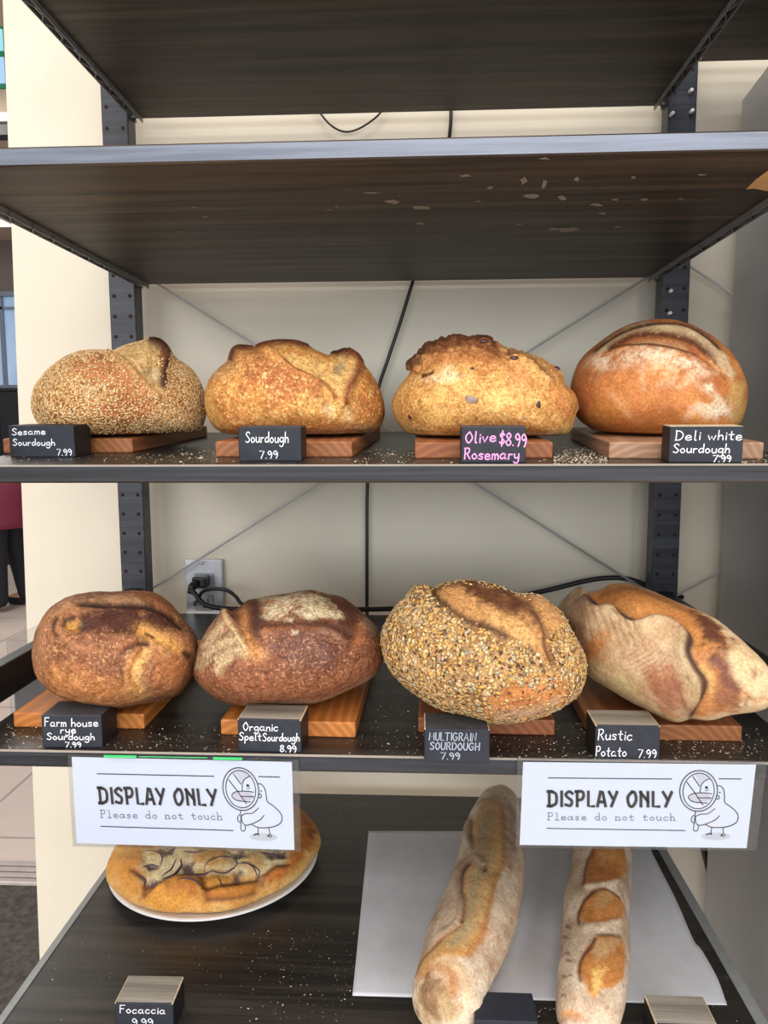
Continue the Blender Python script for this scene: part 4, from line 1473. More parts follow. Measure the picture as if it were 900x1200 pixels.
# ---------------------------------------------------------------- baguettes on the bottom board
def baguette(name, label, stations, end_px, paint, seed, flat=.86, nS=150, n=260, far_cap=.02):
    """stations: (left px, right px) pairs from the far end to the near end"""
    cs, rs = [], []
    for (l, r) in stations:
        m = (np.array(l) + np.array(r)) / 2
        rad = .025
        for _ in range(5):
            c = at_z(m[0], m[1], Z5 + .001 + rad * flat * .92)
            dist = (c - CAM) @ CM[2]
            rad = .5 * np.linalg.norm(np.array(l) - np.array(r)) * dist / FPX
        cs.append(c); rs.append(rad)
    X = spline(np.hstack([np.array(cs), np.array(rs)[:, None]]), 30)
    L = np.concatenate([[0], np.cumsum(np.linalg.norm(np.diff(X[:, :3], axis=0), axis=1))])
    u = np.linspace(0, L[-1], n)
    X = np.stack([np.interp(u, L, X[:, i]) for i in range(4)], 1)
    Lt = L[-1]
    # blunt rounded ends
    rf, rn = X[0, 3] * 1.0, X[-1, 3] * .95
    k = np.ones(n)
    m = u < rf; k[m] = np.sqrt(np.maximum(1 - (1 - u[m] / rf) ** 2, 0))
    m = u > Lt - rn; k[m] = np.minimum(k[m], np.sqrt(np.maximum(1 - ((u[m] - Lt + rn) / rn) ** 2, 0)))
    k = np.maximum(k, .02)
    t = np.gradient(X[:, :3], axis=0)
    t[:, 2] = 0
    t /= np.linalg.norm(t, axis=1, keepdims=True)
    side = np.cross(t, [0, 0, 1.])
    an = np.linspace(0, 2 * math.pi, nS, endpoint=False)
    G = X[:, None, :3] + (X[:, 3] * k)[:, None, None] * (np.cos(an)[None, :, None] * side[:, None, :] + np.sin(an)[None, :, None] * np.array([0, 0, flat])[None, None, :])
    Nn = grid_normals(G)
    P, N = G.reshape(-1, 3), Nn.reshape(-1, 3)
    cc = np.repeat(X[:, :3], nS, 0)
    if ((P - cc) * N).sum() < 0: N = -N
    Q = project(P)
    vis = ((CAM - P) * N).sum(1) / np.linalg.norm(CAM - P, axis=1)
    dg = Dough(P, N, Q, sstep(vis, -.25, .1), seed)
    paint(dg)
    dg.finish()
    d = dg.disp + ((fbm(P, 30, seed, 3) - .5) * 2 * 1.6 + (fbm(P, 220, seed + 3, 3) - .5) * 2 * .35) * .001
    V = P + N * d[:, None]
    h = V[:, 2] - Z5 - .0012
    V[:, 2] = Z5 + .0012 + np.where(h < .005, .005 * np.exp(np.minimum((h - .005) / .005, 0)) * .95, h)
    i, j = np.meshgrid(np.arange(n - 1), np.arange(nS), indexing='ij')
    a = i * nS + j
    b = i * nS + (j + 1) % nS
    F = np.stack([a, b, b + nS, a + nS], -1).reshape(-1, 4)
    f0 = F[len(F) // 2]
    nn = np.cross(V[f0[1]] - V[f0[0]], V[f0[3]] - V[f0[0]])
    flip = nn @ N[f0[0]] < 0
    if flip: F = F[:, ::-1]
    caps = [tuple(range(nS)), tuple(reversed(range((n - 1) * nS, n * nS)))]
    if not flip: caps = [tuple(reversed(c)) for c in caps]
    o = grid_mesh(name, V, list(map(tuple, F)) + caps, ('crust', dg.col), M['crust_smooth'], None)
    return tag(o, label, 'bread', 'baguettes on baking paper')


Z = zoomed(470, 915, 4.2125)


def paint(d):
    d.base((186, 152, 122), (216, 190, 160), (232, 212, 184))
    d.spots((150, 106, 74), 260, .6, .8, .4)
    d.poly(Z((480, 820), (560, 640), (600, 500), (560, 700), (500, 860), (440, 980), (420, 900)), (176, 122, 82), .6, 8, 10)
    d.poly(Z((510, 90), (560, 110), (580, 300), (540, 420)), (150, 110, 84), .6, 6, 8)
    ch = Z((395, 105), (440, 92), (485, 96), (510, 180), (512, 300), (508, 420), (488, 470), (440, 620), (422, 740), (370, 800), (320, 872), (200, 870), (140, 910), (95, 965), (62, 975), (95, 890), (200, 785), (296, 712),
           (310, 620), (296, 530), (302, 450), (350, 402), (412, 450), (408, 395), (360, 340), (345, 230))
    d.poly(ch, (212, 168, 104), 1., 2, 2.5, 1.2, dsoft=4)
    d.line(Z((430, 130), (410, 300), (430, 400), (360, 520), (350, 640), (300, 760), (240, 830)), 6, (180, 160, 118), .8)
    d.line(Z((500, 110), (508, 300), (500, 420), (470, 480), (420, 680), (400, 740)), 3.6, (172, 108, 46), .65)
    d.line(Z((320, 870), (380, 790), (420, 720)), 6, (196, 122, 46), .8)
    d.line(Z((170, 850), (240, 860), (320, 850)), 6, (222, 152, 66), .6)
    d.line(Z((345, 180), (345, 260), (360, 330), (405, 390), (414, 450)), 3.2, (122, 68, 32), 1., -3., 3.4)
    d.line(Z((345, 402), (306, 445), (297, 530), (308, 620), (296, 708)), 3.2, (108, 58, 28), 1., -3.2, 3.4)
    d.line(Z((296, 712), (200, 782), (100, 880), (62, 965)), 2.4, (200, 122, 54), .9, -1.8, 3)
    d.line(Z((330, 190), (330, 280), (370, 350), (412, 420)), 4, (196, 166, 134), .9, 3.2, 5)
    d.line(Z((280, 430), (282, 530), (294, 620), (270, 710), (190, 770)), 4, (190, 160, 128), .9, 3., 5)
    d.poly(Z((180, 885), (290, 880), (330, 960), (250, 930)), (214, 190, 152), .8, 4, 6)
    d.line(Z((95, 975), (150, 925), (220, 930), (260, 990), (250, 1060)), 7, (192, 122, 54), .8)
    d.line(Z((150, 920), (240, 900), (300, 960), (340, 1080)), 6, (214, 172, 120), .6)
    d.poly(Z((70, 1000), (160, 965), (225, 1010), (300, 1120), (220, 1200), (90, 1160), (65, 1080)), (168, 136, 84), .8, 6, 10)
    d.poly(Z((90, 990), (190, 980), (220, 1030), (150, 1060), (170, 1140), (100, 1120)), (118, 82, 56), .7, 5, 14)


baguette('baguette', 'thick floury baguette with one long twisting split, left of the two on paper',
         [(Z((470, 40))[0], Z((530, 45))[0]), (Z((400, 85))[0], Z((575, 110))[0]), (Z((345, 165))[0], Z((590, 200))[0]), (Z((312, 260))[0], Z((602, 320))[0]), (Z((270, 420))[0], Z((604, 470))[0]),
          (Z((200, 600))[0], Z((575, 680))[0]), (Z((130, 760))[0], Z((520, 820))[0]), (Z((95, 880))[0], Z((455, 960))[0]), (Z((58, 990))[0], Z((415, 1060))[0]), (Z((58, 1100))[0], Z((390, 1150))[0]),
          (Z((80, 1190))[0], Z((360, 1240))[0])], None, paint, 203)

Z = zoomed(640, 985, 5.583)


def paint(d):
    d.base((184, 156, 128), (212, 188, 160), (228, 208, 182))
    d.spots((126, 92, 70), 240, .68, .82, .5)
    for pts in (((300, 55), (510, 50), (528, 200), (462, 272), (300, 302), (245, 305), (258, 190)), ((320, 322), (400, 322), (482, 370), (512, 430), (492, 522), (400, 547), (260, 555), (208, 500), (230, 420), (280, 360)),
                ((330, 618), (480, 630), (522, 700), (508, 900), (440, 962), (352, 972), (310, 1035), (270, 972), (213, 870), (232, 760))):
        d.poly(Z(*pts), (198, 128, 54), 1., 2.2, 3, 1.4, dsoft=3)
    d.poly(Z((310, -330), (420, -345), (500, -300), (510, -200), (420, -160), (310, -150), (270, -220)), (198, 128, 54), 1., 2.2, 3, 1.4)
    d.poly(Z((300, -120), (420, -125), (510, -80), (515, 20), (420, 30), (290, 35), (262, -40)), (198, 128, 54), 1., 2.2, 3, 1.4)
    d.poly(Z((340, 80), (430, 70), (440, 130), (360, 150)), (206, 160, 90), .7, 4, 5)
    d.poly(Z((300, 160), (480, 150), (470, 250), (300, 270)), (164, 92, 36), .5, 5, 8)
    d.poly(Z((330, 350), (400, 340), (450, 390), (370, 460), (310, 470)), (206, 160, 100), .7, 4, 6)
    d.poly(Z((330, 640), (480, 650), (440, 720), (330, 790), (290, 740)), (210, 170, 116), .75, 4, 6)
    d.poly(Z((300, 850), (390, 840), (350, 950), (310, 1000)), (246, 196, 106), .8, 4, 5)
    d.line(Z((320, 60), (270, 130), (250, 220), (246, 300)), 2.4, (132, 74, 36), .9, -1.5, 3)
    d.line(Z((325, 325), (275, 365), (228, 425), (208, 500), (215, 545)), 2.6, (116, 64, 34), .95, -1.8, 3)
    d.line(Z((320, 625), (300, 680), (235, 760), (213, 860), (230, 920)), 2.6, (124, 70, 38), .95, -1.8, 3)
    d.line(Z((245, 312), (350, 300), (470, 270), (490, 300)), 2.4, (206, 184, 156), .9, 2., 4)
    d.line(Z((230, 570), (350, 560), (490, 530)), 3, (200, 176, 148), .9, 2., 4)
    d.line(Z((330, 615), (420, 612), (490, 625)), 1.6, (120, 86, 62), .7, -1, 2)
    d.line(Z((330, 330), (400, 322), (480, 372)), 1.6, (120, 80, 50), .7, -1, 2)
    d.line(Z((460, 280), (510, 380), (515, 500)), 2, (150, 116, 84), .5)
    d.poly(Z((105, 1125), (150, 1112), (240, 1140), (245, 1165), (120, 1150)), (206, 138, 70), .9, 2.5, 4)
    for (x, y) in ((140, 735), (150, 785), (125, 630), (120, 890), (110, 1010), (160, 880), (140, 560)):
        d.line(Z((x - 14, y + 6), (x, y), (x + 18, y + 8)), 1.3, (70, 48, 38), .85)
    d.line(Z((350, 980), (380, 1060), (400, 1120)), 2, (170, 138, 106), .6)
    d.line(Z((90, 1180), (160, 1170), (280, 1190)), 3, (166, 104, 66), .6)


baguette('baguette', 'slimmer floury baguette with separate short golden slashes, right of the two on paper',
         [(Z((330, -420))[0], Z((420, -420))[0]), (Z((262, -370))[0], Z((520, -370))[0]), (Z((235, -260))[0], Z((545, -260))[0]), (Z((205, -120))[0], Z((552, -120))[0]), (Z((188, 0))[0], Z((550, 0))[0]), (Z((165, 240))[0], Z((545, 240))[0]), (Z((120, 450))[0], Z((532, 450))[0]),
          (Z((105, 650))[0], Z((538, 650))[0]), (Z((88, 900))[0], Z((522, 900))[0]), (Z((66, 1120))[0], Z((482, 1120))[0]), (Z((75, 1290))[0], Z((420, 1290))[0])], None, paint, 227)

# ---------------------------------------------------------------- focaccia on a plate
PC = np.array([-.2565, -.1880])
pl = MB().lathe((PC[0], PC[1], Z5), [(.001, .0012), (.085, .0012), (.092, .0), (.100, .0), (.104, .003), (.143, .0105), (.1490, .0135), (.1480, .0155), (.142, .0140), (.102, .0075), (.001, .0070)], 96)
tag(pl.build('plate', M['china']), 'round white plate under the onion focaccia at lower left', 'plate')
Z = zoomed(120, 930, 3.4615)
FC_ = PC + np.array([.001, .000])
nR, nA = 110, 300
rr = np.sin(np.linspace(0, math.pi / 2, nR))
aa = np.linspace(0, 2 * math.pi, nA, endpoint=False)
Rb = .1480 * (1 + .018 * np.sin(aa * 2 + .5) + .012 * np.sin(aa * 5 + 1) + .008 * np.sin(aa * 9))
zb_ = Z5 + .0140
H_ = .042
GT = np.zeros((nR, nA, 3))
GT[..., 0] = FC_[0] + rr[:, None] * Rb[None] * np.cos(aa)[None]
GT[..., 1] = FC_[1] + rr[:, None] * Rb[None] * np.sin(aa)[None]
GT[..., 2] = zb_ + H_ * (.26 + .74 * (1 - (rr[:, None] ** 6)) ** .5) * np.ones(nA)[None]
# turned-under edge down to the plate
lowr = np.linspace(1, .80, 14)[1:]
GB = np.zeros((len(lowr), nA, 3))
for i, q in enumerate(lowr):
    GB[i, :, 0] = FC_[0] + q * Rb * np.cos(aa)
    GB[i, :, 1] = FC_[1] + q * Rb * np.sin(aa)
    GB[i, :, 2] = zb_ + H_ * .26 * (1 - min(1, (1 - q) / .11) ** .6)
G = np.vstack([GT, GB])
n_ = len(G)
N = grid_normals(G).reshape(-1, 3)
P = G.reshape(-1, 3)
if (N[: nR * nA, 2]).sum() < 0: N = -N
N[: nA * 2] = (0, 0, 1)
Q = project(P)
dg = Dough(P, N, Q, np.ones(len(P)), 251)
dg.base((204, 138, 60), (220, 160, 84), (228, 180, 112))
d = dg
d.spots((150, 86, 40), 200, .7, .85, .5)
d.poly(Z((170, 230), (330, 215), (640, 200), (745, 235), (742, 285), (650, 335), (560, 330), (480, 325), (330, 335), (220, 375), (150, 372), (130, 320)), (242, 222, 176), 1., 6, 10)
d.poly(Z((190, 60), (600, 40), (760, 100), (740, 220), (200, 215), (140, 140)), (240, 218, 170), .9, 10, 14)
d.poly(Z((60, 260), (150, 230), (170, 330), (150, 400), (80, 380)), (214, 144, 66), .8, 8, 8, 3)
d.poly(Z((165, 420), (230, 375), (300, 338), (395, 352), (412, 400), (340, 440), (300, 480), (200, 460)), (224, 156, 70), 1., 5, 4, 15, dsoft=9)
_cr = ((160, 425), (230, 374), (300, 336), (395, 348), (416, 398), (432, 436)), ((416, 400), (470, 378), (540, 366), (622, 356), (640, 330)), ((416, 432), (540, 424), (622, 402)), ((648, 378), (660, 335), (705, 300), (750, 296)), ((120, 310), (170, 350), (165, 420))
d.poly(Z((270, 392), (320, 378), (392, 385), (380, 410), (300, 415)), (180, 108, 50), .8, 5, 6, 1)
d.poly(Z((412, 402), (500, 385), (622, 362), (615, 398), (540, 418), (430, 430)), (206, 132, 60), 1., 4, 4, 11, dsoft=7)
d.poly(Z((405, 350), (470, 335), (500, 360), (480, 390), (420, 390)), (216, 150, 66), .9, 4, 4, 4, dsoft=8)
d.poly(Z((650, 340), (700, 305), (750, 300), (745, 335), (670, 370)), (200, 122, 56), 1., 4, 4, 10, dsoft=7)
d.poly(Z((380, 230), (500, 225), (520, 280), (440, 310), (370, 280)), (218, 160, 82), .8, 6, 6, 4, dsoft=10)
d.poly(Z((800, 60), (870, 120), (860, 220), (760, 330), (740, 300), (800, 180)), (186, 110, 46), .9, 6, 8, 2)
d.poly(Z((830, 140), (862, 150), (855, 190), (835, 180)), (126, 68, 32), .8, 4, 5)
d.poly(Z((560, 250), (640, 240), (660, 300), (600, 330)), (220, 166, 90), .7, 6, 6, 3, dsoft=8)
d.poly(Z((170, 460), (330, 500), (500, 480), (700, 400), (850, 240), (860, 300), (700, 450), (480, 515), (330, 525), (160, 480)), (214, 180, 120), .7, 6, 6)
for pts in (((165, 372), (215, 342), (232, 352), (215, 385), (185, 392), (165, 388)), ((500, 238), (575, 236), (590, 262), (540, 266)), ((535, 312), (562, 320), (560, 360), (540, 372), (530, 350)), ((172, 292), (215, 283), (226, 300), (190, 306)),
            ((230, 225), (290, 222), (282, 240), (250, 250)), ((640, 236), (740, 232), (750, 260), (700, 258), (690, 272)), ((330, 300), (370, 290), (362, 320), (330, 325))):
    d.poly(Z(*pts), (88, 66, 84), .9, 2.5, 5, -2)
for pts in _cr: d.line(Z(*pts), 3, (128, 78, 44), .8, -3., 3.4)
nz = (fbm(P, 26, 255, 3) - .5) * 2 * .0032 + (fbm(P, 170, 257, 3) - .5) * 2 * .0006
top = np.repeat(np.concatenate([1 - sstep(rr, .9, 1.) * .8, np.full(len(lowr), .15)]), nA)
V = P + N * ((d.disp + nz) * np.maximum(top, .1))[:, None]
V[-nA:, 2] = np.maximum(V[-nA:, 2], zb_ - .0005)
i, j = np.meshgrid(np.arange(n_ - 1), np.arange(nA), indexing='ij')
a = i * nA + j
b = i * nA + (j + 1) % nA
F = np.stack([a, a + nA, b + nA, b], -1).reshape(-1, 4)
foc = grid_mesh('focaccia', V, list(map(tuple, F)) + [tuple(reversed(range((n_ - 1) * nA, n_ * nA)))], ('crust', dg.col), M['crust_smooth'], None)
tag(foc, 'round golden focaccia topped with red onion, on a white plate', 'bread')
# onion slices baked into the top
Vt = V[: nR * nA]
Qt = project(Vt)


def onion(pts, w):
    out = []
    for q in spline(Z(*pts), 8):
        k = np.argmin(((Qt - q) ** 2).sum(1))
        out.append(Vt[k] + np.array([0, 0, .0004]))
    out = np.array(out)
    for _ in range(2): out[1:-1] = (out[:-2] + out[1:-1] * 2 + out[2:]) / 4
    r = np.sin(np.linspace(.25, math.pi - .25, len(out))) * w * .001
    MB().tube(out, r, 8).build('onion_slice', M['onion'], foc)


for pts, w in ((((300, 350), (345, 345), (390, 362), (408, 392)), 1.1), (((175, 232), (222, 236), (242, 260), (236, 290)), .9), (((318, 268), (318, 300), (290, 330), (240, 350)), 1.6), (((300, 262), (280, 305), (240, 335)), 1.),
               (((412, 318), (425, 280), (470, 258), (530, 262), (545, 290), (515, 312)), .9), (((440, 310), (490, 325), (540, 300)), 1.), (((545, 285), (590, 285), (625, 320), (625, 345)), .9), (((560, 275), (610, 290), (637, 320), (630, 350)), .8),
               (((470, 335), (480, 365), (495, 385)), .8), (((340, 325), (400, 330), (450, 315)), 1.4), (((160, 300), (200, 290), (230, 300)), 1.1), (((130, 330), (175, 350), (165, 385)), 1.1), (((650, 245), (700, 250), (735, 270)), 1.1),
               (((330, 236), (380, 240), (420, 225)), .9), (((260, 110), (330, 90), (380, 130), (340, 170)), 1.1), (((480, 100), (560, 90), (600, 140)), 1.1), (((600, 60), (680, 90), (690, 150)), 1.), (((420, 160), (470, 190), (540, 170)), 1.)):
    onion(pts, w)

# ================================================================== wooden boards under the loaves
PL = [plank('walnut_plank', (112, 66, 38), (164, 104, 62), 420, .0), plank('oiled_oak_plank', (150, 84, 36), (206, 132, 64), 380, .01), plank('pale_worn_plank', (128, 92, 70), (176, 138, 108), 440, .02), plank('red_brown_plank', (112, 62, 36), (160, 98, 60), 400, .006)]


def bread_board(label, x0, x1, yf, length, plane, m, shear=0., tilt=0., thick=BT):
    """front corners x0..x1 at depth yf, running back by length; shear moves the far end sideways"""
    zf = plane(0, yf)
    mb = MB().box((x0, yf, zf), (x1, yf + length, zf + thick), .0018)
    ang = -math.atan2(shear, length)
    cx = (x0 + x1) / 2
    R1 = np.array([[math.cos(ang), -math.sin(ang), 0], [math.sin(ang), math.cos(ang), 0], [0, 0, 1]])
    R2 = np.eye(3)
    if tilt:
        a = math.atan(tilt)
        R2 = np.array([[1, 0, 0], [0, math.cos(a), -math.sin(a)], [0, math.sin(a), math.cos(a)]])
    pv = np.array([cx, yf, zf])
    loc = np.array([cx, yf + length / 2, zf])
    P = np.array(mb.v) - pv
    P = (R1 @ P.T).T
    P = (R2 @ P.T).T
    mb.v = [tuple(p) for p in P + pv]
    o = mb.build('bread_board', m)
    return tag(o, label, 'board', 'wooden boards under the loaves')


fl3 = lambda x, y: z3_at(y)
fl4 = lambda x, y: Z4
B = []
def px_x(p, plane, tilted): 
    q = at_3(*p) if tilted else at_z(*p, Z4)
    return q
for lab, l, r, ln, m, sh, t3 in (
        ('reddish board with striped end grain under the sesame loaf', (-6, 530), (150, 532), .30, PL[0], .0, 1),
        ('reddish board with diagonal end grain under the golden split loaf', (255, 535), (412, 537), .31, PL[0], .012, 1),
        ('short brown board with curved end grain under the olive loaf', (486, 537), (649, 538), .30, PL[3], .0, 1),
        ('pale worn board under the smooth round loaf with a crescent cut', (714, 538), (893, 538), .29, PL[2], .02, 1),
        ('orange-brown board with bold grain under the dark rye loaf', (19, 850), (167, 857), .28, PL[1], .0, 0),
        ('orange oiled board with ringed end grain under the spelt loaf', (258, 862), (417, 864), .28, PL[1], .006, 0),
        ('brown board with a ringed end under the multigrain loaf', (490, 859), (650, 862), .27, PL[3], .004, 0),
        ('dark brown board with wavy end grain under the long floury loaf', (692, 866), (870, 870), .28, PL[0], .0, 0)):
    a = px_x(l, None, t3); b = px_x(r, None, t3)
    yf = (a[1] + b[1]) / 2
    if t3:
        sc = 1.
    bread_board(lab, max(a[0], XL - .014), b[0], yf, ln, fl3 if t3 else fl4, m, sh, TILT if t3 else 0.)

# ================================================================== lettering
HAND = {
    'a': ".42,.42 .2,.5 .02,.25 .15,.02 .4,.2 .42,.48|.42,.48 .42,.1 .52,.02", 'c': ".4,.42 .2,.5 .02,.25 .18,0 .42,.1", 'd': ".4,.42 .2,.5 .02,.25 .15,.02 .4,.2|!.42,1 .42,.02",
    'e': ".05,.25 .4,.3 .3,.5 .08,.42 .05,.12 .25,0 .45,.1", 'g': ".4,.42 .2,.5 .02,.28 .15,.05 .4,.2|.42,.48 .42,-.2 .2,-.38 .02,-.25", 'h': "!.05,1 .05,0|.05,.3 .25,.5 .38,.35 .4,0",
    'i': "!.08,.48 .08,0|!.08,.68 .09,.73", 'l': ".08,1 .08,.06 .18,0", 'm': "!.03,.48 .03,0|.03,.3 .17,.5 .27,.35 .27,0|.27,.3 .42,.5 .52,.35 .54,0", 'n': "!.03,.48 .03,0|.03,.3 .22,.5 .36,.35 .38,0",
    'o': ".22,.5 .02,.28 .2,0 .42,.22 .24,.5", 'p': "!.05,.48 .05,-.38|.05,.35 .25,.5 .42,.28 .25,.02 .05,.12", 'r': "!.05,.48 .05,0|.05,.28 .18,.46 .34,.45", 's': ".36,.44 .15,.5 .05,.36 .3,.2 .28,.02 .02,.05",
    't': ".2,.85 .2,.1 .35,0|!.02,.52 .38,.54", 'u': ".04,.48 .05,.12 .2,0 .38,.15|!.4,.48 .42,0", 'v': "!.02,.48 .18,0 .38,.48", 'w': "!.02,.48 .14,0 .28,.4 .42,0 .56,.48", 'y': ".03,.48 .08,.15 .25,.1 .38,.25|.4,.48 .38,-.2 .18,-.38 .02,-.25",
    'A': "!0,0 .28,1 .56,0|!.1,.38 .46,.38", 'D': "!.05,1 .05,0|.0,1 .35,.9 .52,.5 .35,.08 0,0", 'F': "!.06,1 .06,0|!.06,1 .5,1|!.06,.55 .4,.55", 'G': ".5,.85 .25,1 .02,.5 .25,0 .5,.15 .52,.45|!.32,.45 .58,.45",
    'H': "!.05,1 .05,0|!.5,1 .5,0|!.05,.5 .5,.5", 'I': "!.1,1 .1,0", 'L': "!.05,1 .05,0 .42,0", 'M': "!.03,0 .08,1 .32,.35 .56,1 .62,0", 'N': "!.04,0 .06,1 .5,0 .5,1", 'O': ".28,1 .03,.55 .25,0 .52,.45 .3,1",
    'P': "!.06,1 .06,0|.0,.98 .35,.98 .45,.72 .3,.5 .06,.48", 'R': "!.06,1 .06,0|.0,.98 .35,.98 .42,.74 .3,.54 .06,.5|!.22,.5 .5,0", 'S': ".48,.85 .28,1 .06,.8 .25,.55 .46,.3 .3,.02 .03,.12", 'T': "!0,1 .52,1|!.26,1 .26,0",
    'U': ".04,1 .05,.25 .25,0 .46,.25 .48,1", 'W': "!0,1 .15,0 .32,.8 .48,0 .64,1", '7': "!0,1 .45,1 .15,0", '8': ".25,.52 .06,.76 .25,1 .43,.76 .25,.52 .03,.24 .25,0 .48,.24 .26,.52", '9': ".42,.72 .2,1 .02,.75 .2,.5 .42,.72 .4,.3 .3,0",
    '.': "!.06,.02 .09,.02", '$': ".46,.8 .25,.95 .06,.75 .25,.52 .46,.28 .28,.05 .03,.2|!.26,1.12 .24,-.12", ' ': ""}


def glyph(ch, table):
    out = []
    for st in table.get(ch, '').split('|'):
        if not st: continue
        straight = st[0] == '!'
        pts = [tuple(map(float, p.split(','))) for p in st.lstrip('!').split()]
        out.append(np.array(pts) if straight else spline(pts, 6))
    return out


def write(mb, text, fr, x0, y0, width, cap, stroke, rise=0., slant=0., table=HAND, mono=None, jitter=.0, mat=0, lift=.0004, gap=.15):
    """letters along +x of the frame from (x0, y0), fitted to width; cap = height of capitals"""
    rg = random.Random(text)
    x, items = 0., []
    for ch in text:
        g = glyph(ch, table)
        if ch == ' ': x += mono or .4; continue
        wd = max((p[:, 0].max() for p in g), default=.3)
        off = x + ((mono - wd) / 2 if mono else 0)
        items.append((off, g))
        x += mono or (wd + gap)
    total = x - (0 if mono else gap)
    k = width / total
    for off, g in items:
        jy = rg.uniform(-jitter, jitter)
        for p in g:
            u = (p[:, 0] + off) * k + slant * p[:, 1] * cap
            v = (p[:, 1] + jy) * cap
            q = np.stack([x0 + u, y0 + v + rise * u], 1)
            mb.ribbon(q, stroke, fr, lift, mat)


# ================================================================== price blocks
BW = .0625


def price_block(label, tl, tr, bl, bottom, yaw, texts, top='black', ink='chalk', depth=.040, side=0., stroke=.00092, tilt=0., h=.0335, chip=False):
    """bottom: world point of the lower left front corner; texts in 900 x 1200 coordinates, laid on the front face"""
    p0 = np.array(bottom)
    w = np.linalg.norm(at_y(*tr, p0[1]) - at_y(*tl, p0[1]))
    a = yaw
    ex = np.array([math.cos(a), math.sin(a), 0])
    ey = np.array([-math.sin(a), math.cos(a), 0])
    if tilt: ey = np.array([-math.sin(a), math.cos(a), tilt]); ey /= np.linalg.norm(ey)
    ez = np.cross(ex, ey)
    root = thing('price_block', label, 'price sign', tuple(p0 + ex * w / 2 + ey * depth / 2), 'handwritten price blocks')
    mb = MB().box((0, 0, 0), (w, depth, h), .0012, face_mat={'+z': 1, '+x': 2, '-x': 2}, bevel_mat=3 if chip else -1)
    if chip:
        for i_, f_ in enumerate(mb.f):
            if mb.m[i_] == 3:
                c_ = np.mean([mb.v[k] for k in f_], 0)
                if c_[2] < h * .93 or (c_[1] < depth * .08 and abs(c_[0] - w / 2) < w * .46): mb.m[i_] = 0
    R = np.stack([ex, ey, ez], 1)
    mb.v = [tuple(R @ np.array(v) + p0) for v in mb.v]
    mb.build('block', [M['black'], M[top], M['black_side'], M['chip']], root)
    fr = (p0, ex, ez, -ey)
    sx = w / (tr[0] - tl[0])
    sy = h / (bl[1] - tl[1])
    tb = MB()
    for (txt, x, y, wd, cap, rise) in texts:
        write(tb, txt, fr, (x - tl[0]) * sx + .0005, (bl[1] - y) * sy, wd * sx, cap * sy, stroke, rise, .06, jitter=.03, lift=.0003)
    if texts: tb.build('lettering', M[ink], root)
    return root


def p3(x, y): return at_3(x, y)


SQ = '8.99'
price_block("black block reading Sesame Sourdough 7.99, in front of the sesame loaf", (9, 494.7), (86, 494.5), (13, 536), p3(12, 536), 0.,
            [('Sesame', 13, 507, 39, 8.5, .02), ('Sourdough', 13, 520.5, 49, 8.5, 0), ('7.99', 64, 533.5, 17, 8, 0)], tilt=TILT, top='black_side')
price_block("black block reading only Sourdough 7.99, in front of the golden split loaf", (279, 498.5), (353, 498), (280, 541), p3(280, 541), 0.,
            [('Sourdough', 287, 517.5, 50, 13, 0), ('7.99', 303, 537, 21, 9, 0)], tilt=TILT, top='dusty_top', depth=.033)
price_block("black block with pink lettering reading Olive Rosemary $8.99", (539, 499.5), (615, 499), (540, 543), p3(540, 543), -.03,
            [('Olive', 543, 519, 36, 13, .06), ('$8.99', 583, 520, 31, 15, -.12), ('Rosemary', 542, 538, 64, 13, 0)], tilt=TILT, ink='chalk_pink', stroke=.0012, top='dusty_top')
k4 = price_block("black block with torn brown top reading Deli White Sourdough 7.99", (784, 500), (868, 500), (783, 543), p3(783, 542.5), -.10,
                 [('Deli', 790, 516, 28, 11, 0), ('white', 827, 516, 38, 11, 0), ('Sourdough', 788, 531, 64, 10.5, 0), ('7.99', 834, 541.5, 20, 7.5, 0)], tilt=TILT, top='chip', chip=False, depth=.032)
price_block("black block with dusty top reading Farm house rye Sourdough 7.99", (50, 837), (120, 839), (50, 876), at_z(50, 876.3, Z4), .03,
            [('Farm', 53, 850, 25, 10, 0), ('house', 84, 850, 31, 9.5, 0), ('rye', 71, 858, 18, 8.5, 0), ('Sourdough', 55, 866, 55, 8, 0), ('7.99', 76, 875, 18, 6, 0)], top='dusty_top', ink='chalk')
price_block("pale-topped block reading Organic Spelt Sourdough 8.99", (279, 840), (354, 843), (279, 880), at_z(279, 880.5, Z4), -.03,
            [('Organic', 285, 854, 41, 10, 0), ('Spelt', 280, 866.5, 26, 9.5, .03), ('Sourdough', 308, 866.5, 43, 9.5, .03), ('8.99', 328, 879, 19, 8, 0)], top='worn_top', chip=True)
price_block("block with faded capitals reading MULTIGRAIN SOURDOUGH 7.99", (498, 853), (575, 855), (497, 893), at_z(497, 893.5, Z4), .0,
            [('MULTIGRAIN', 503, 866.5, 55, 9, 0), ('SOURDOUGH', 504, 877.5, 58, 8.5, 0), ('7.99', 517, 888.5, 22, 7.5, 0)], top='dusty_top', ink='chalk_dim', chip=True)
price_block("grey-topped block reading Rustic Potato 7.99, before the long floury loaf", (698, 850.7), (774, 852), (697, 889), at_z(697, 889.3, Z4), .0,
            [('Rustic', 700, 867, 40, 12, 0), ('Potato', 698, 885.5, 36, 11, 0), ('7.99', 748, 886.5, 21, 9, 0)], top='worn_top', chip=True)
hK = .0335
q = at_z(134, 1175, Z5 + hK)
price_block("pale-topped block reading Focaccia, standing in front of the plate", (134, 1175), (202, 1176), (135, 1217), (q[0], q[1], Z5), .02,
            [('Focaccia', 139, 1189.5, 53, 11, 0), ('9.99', 153, 1208, 24, 11, 0)], top='worn_top', chip=True)
q = at_z(556, 1190, Z5 + hK)
price_block("black-topped block at the bottom edge between the two baguettes", (556, 1190), (630, 1190), (556, 1232), (q[0], q[1] - .006, Z5), .0, [], top='black')
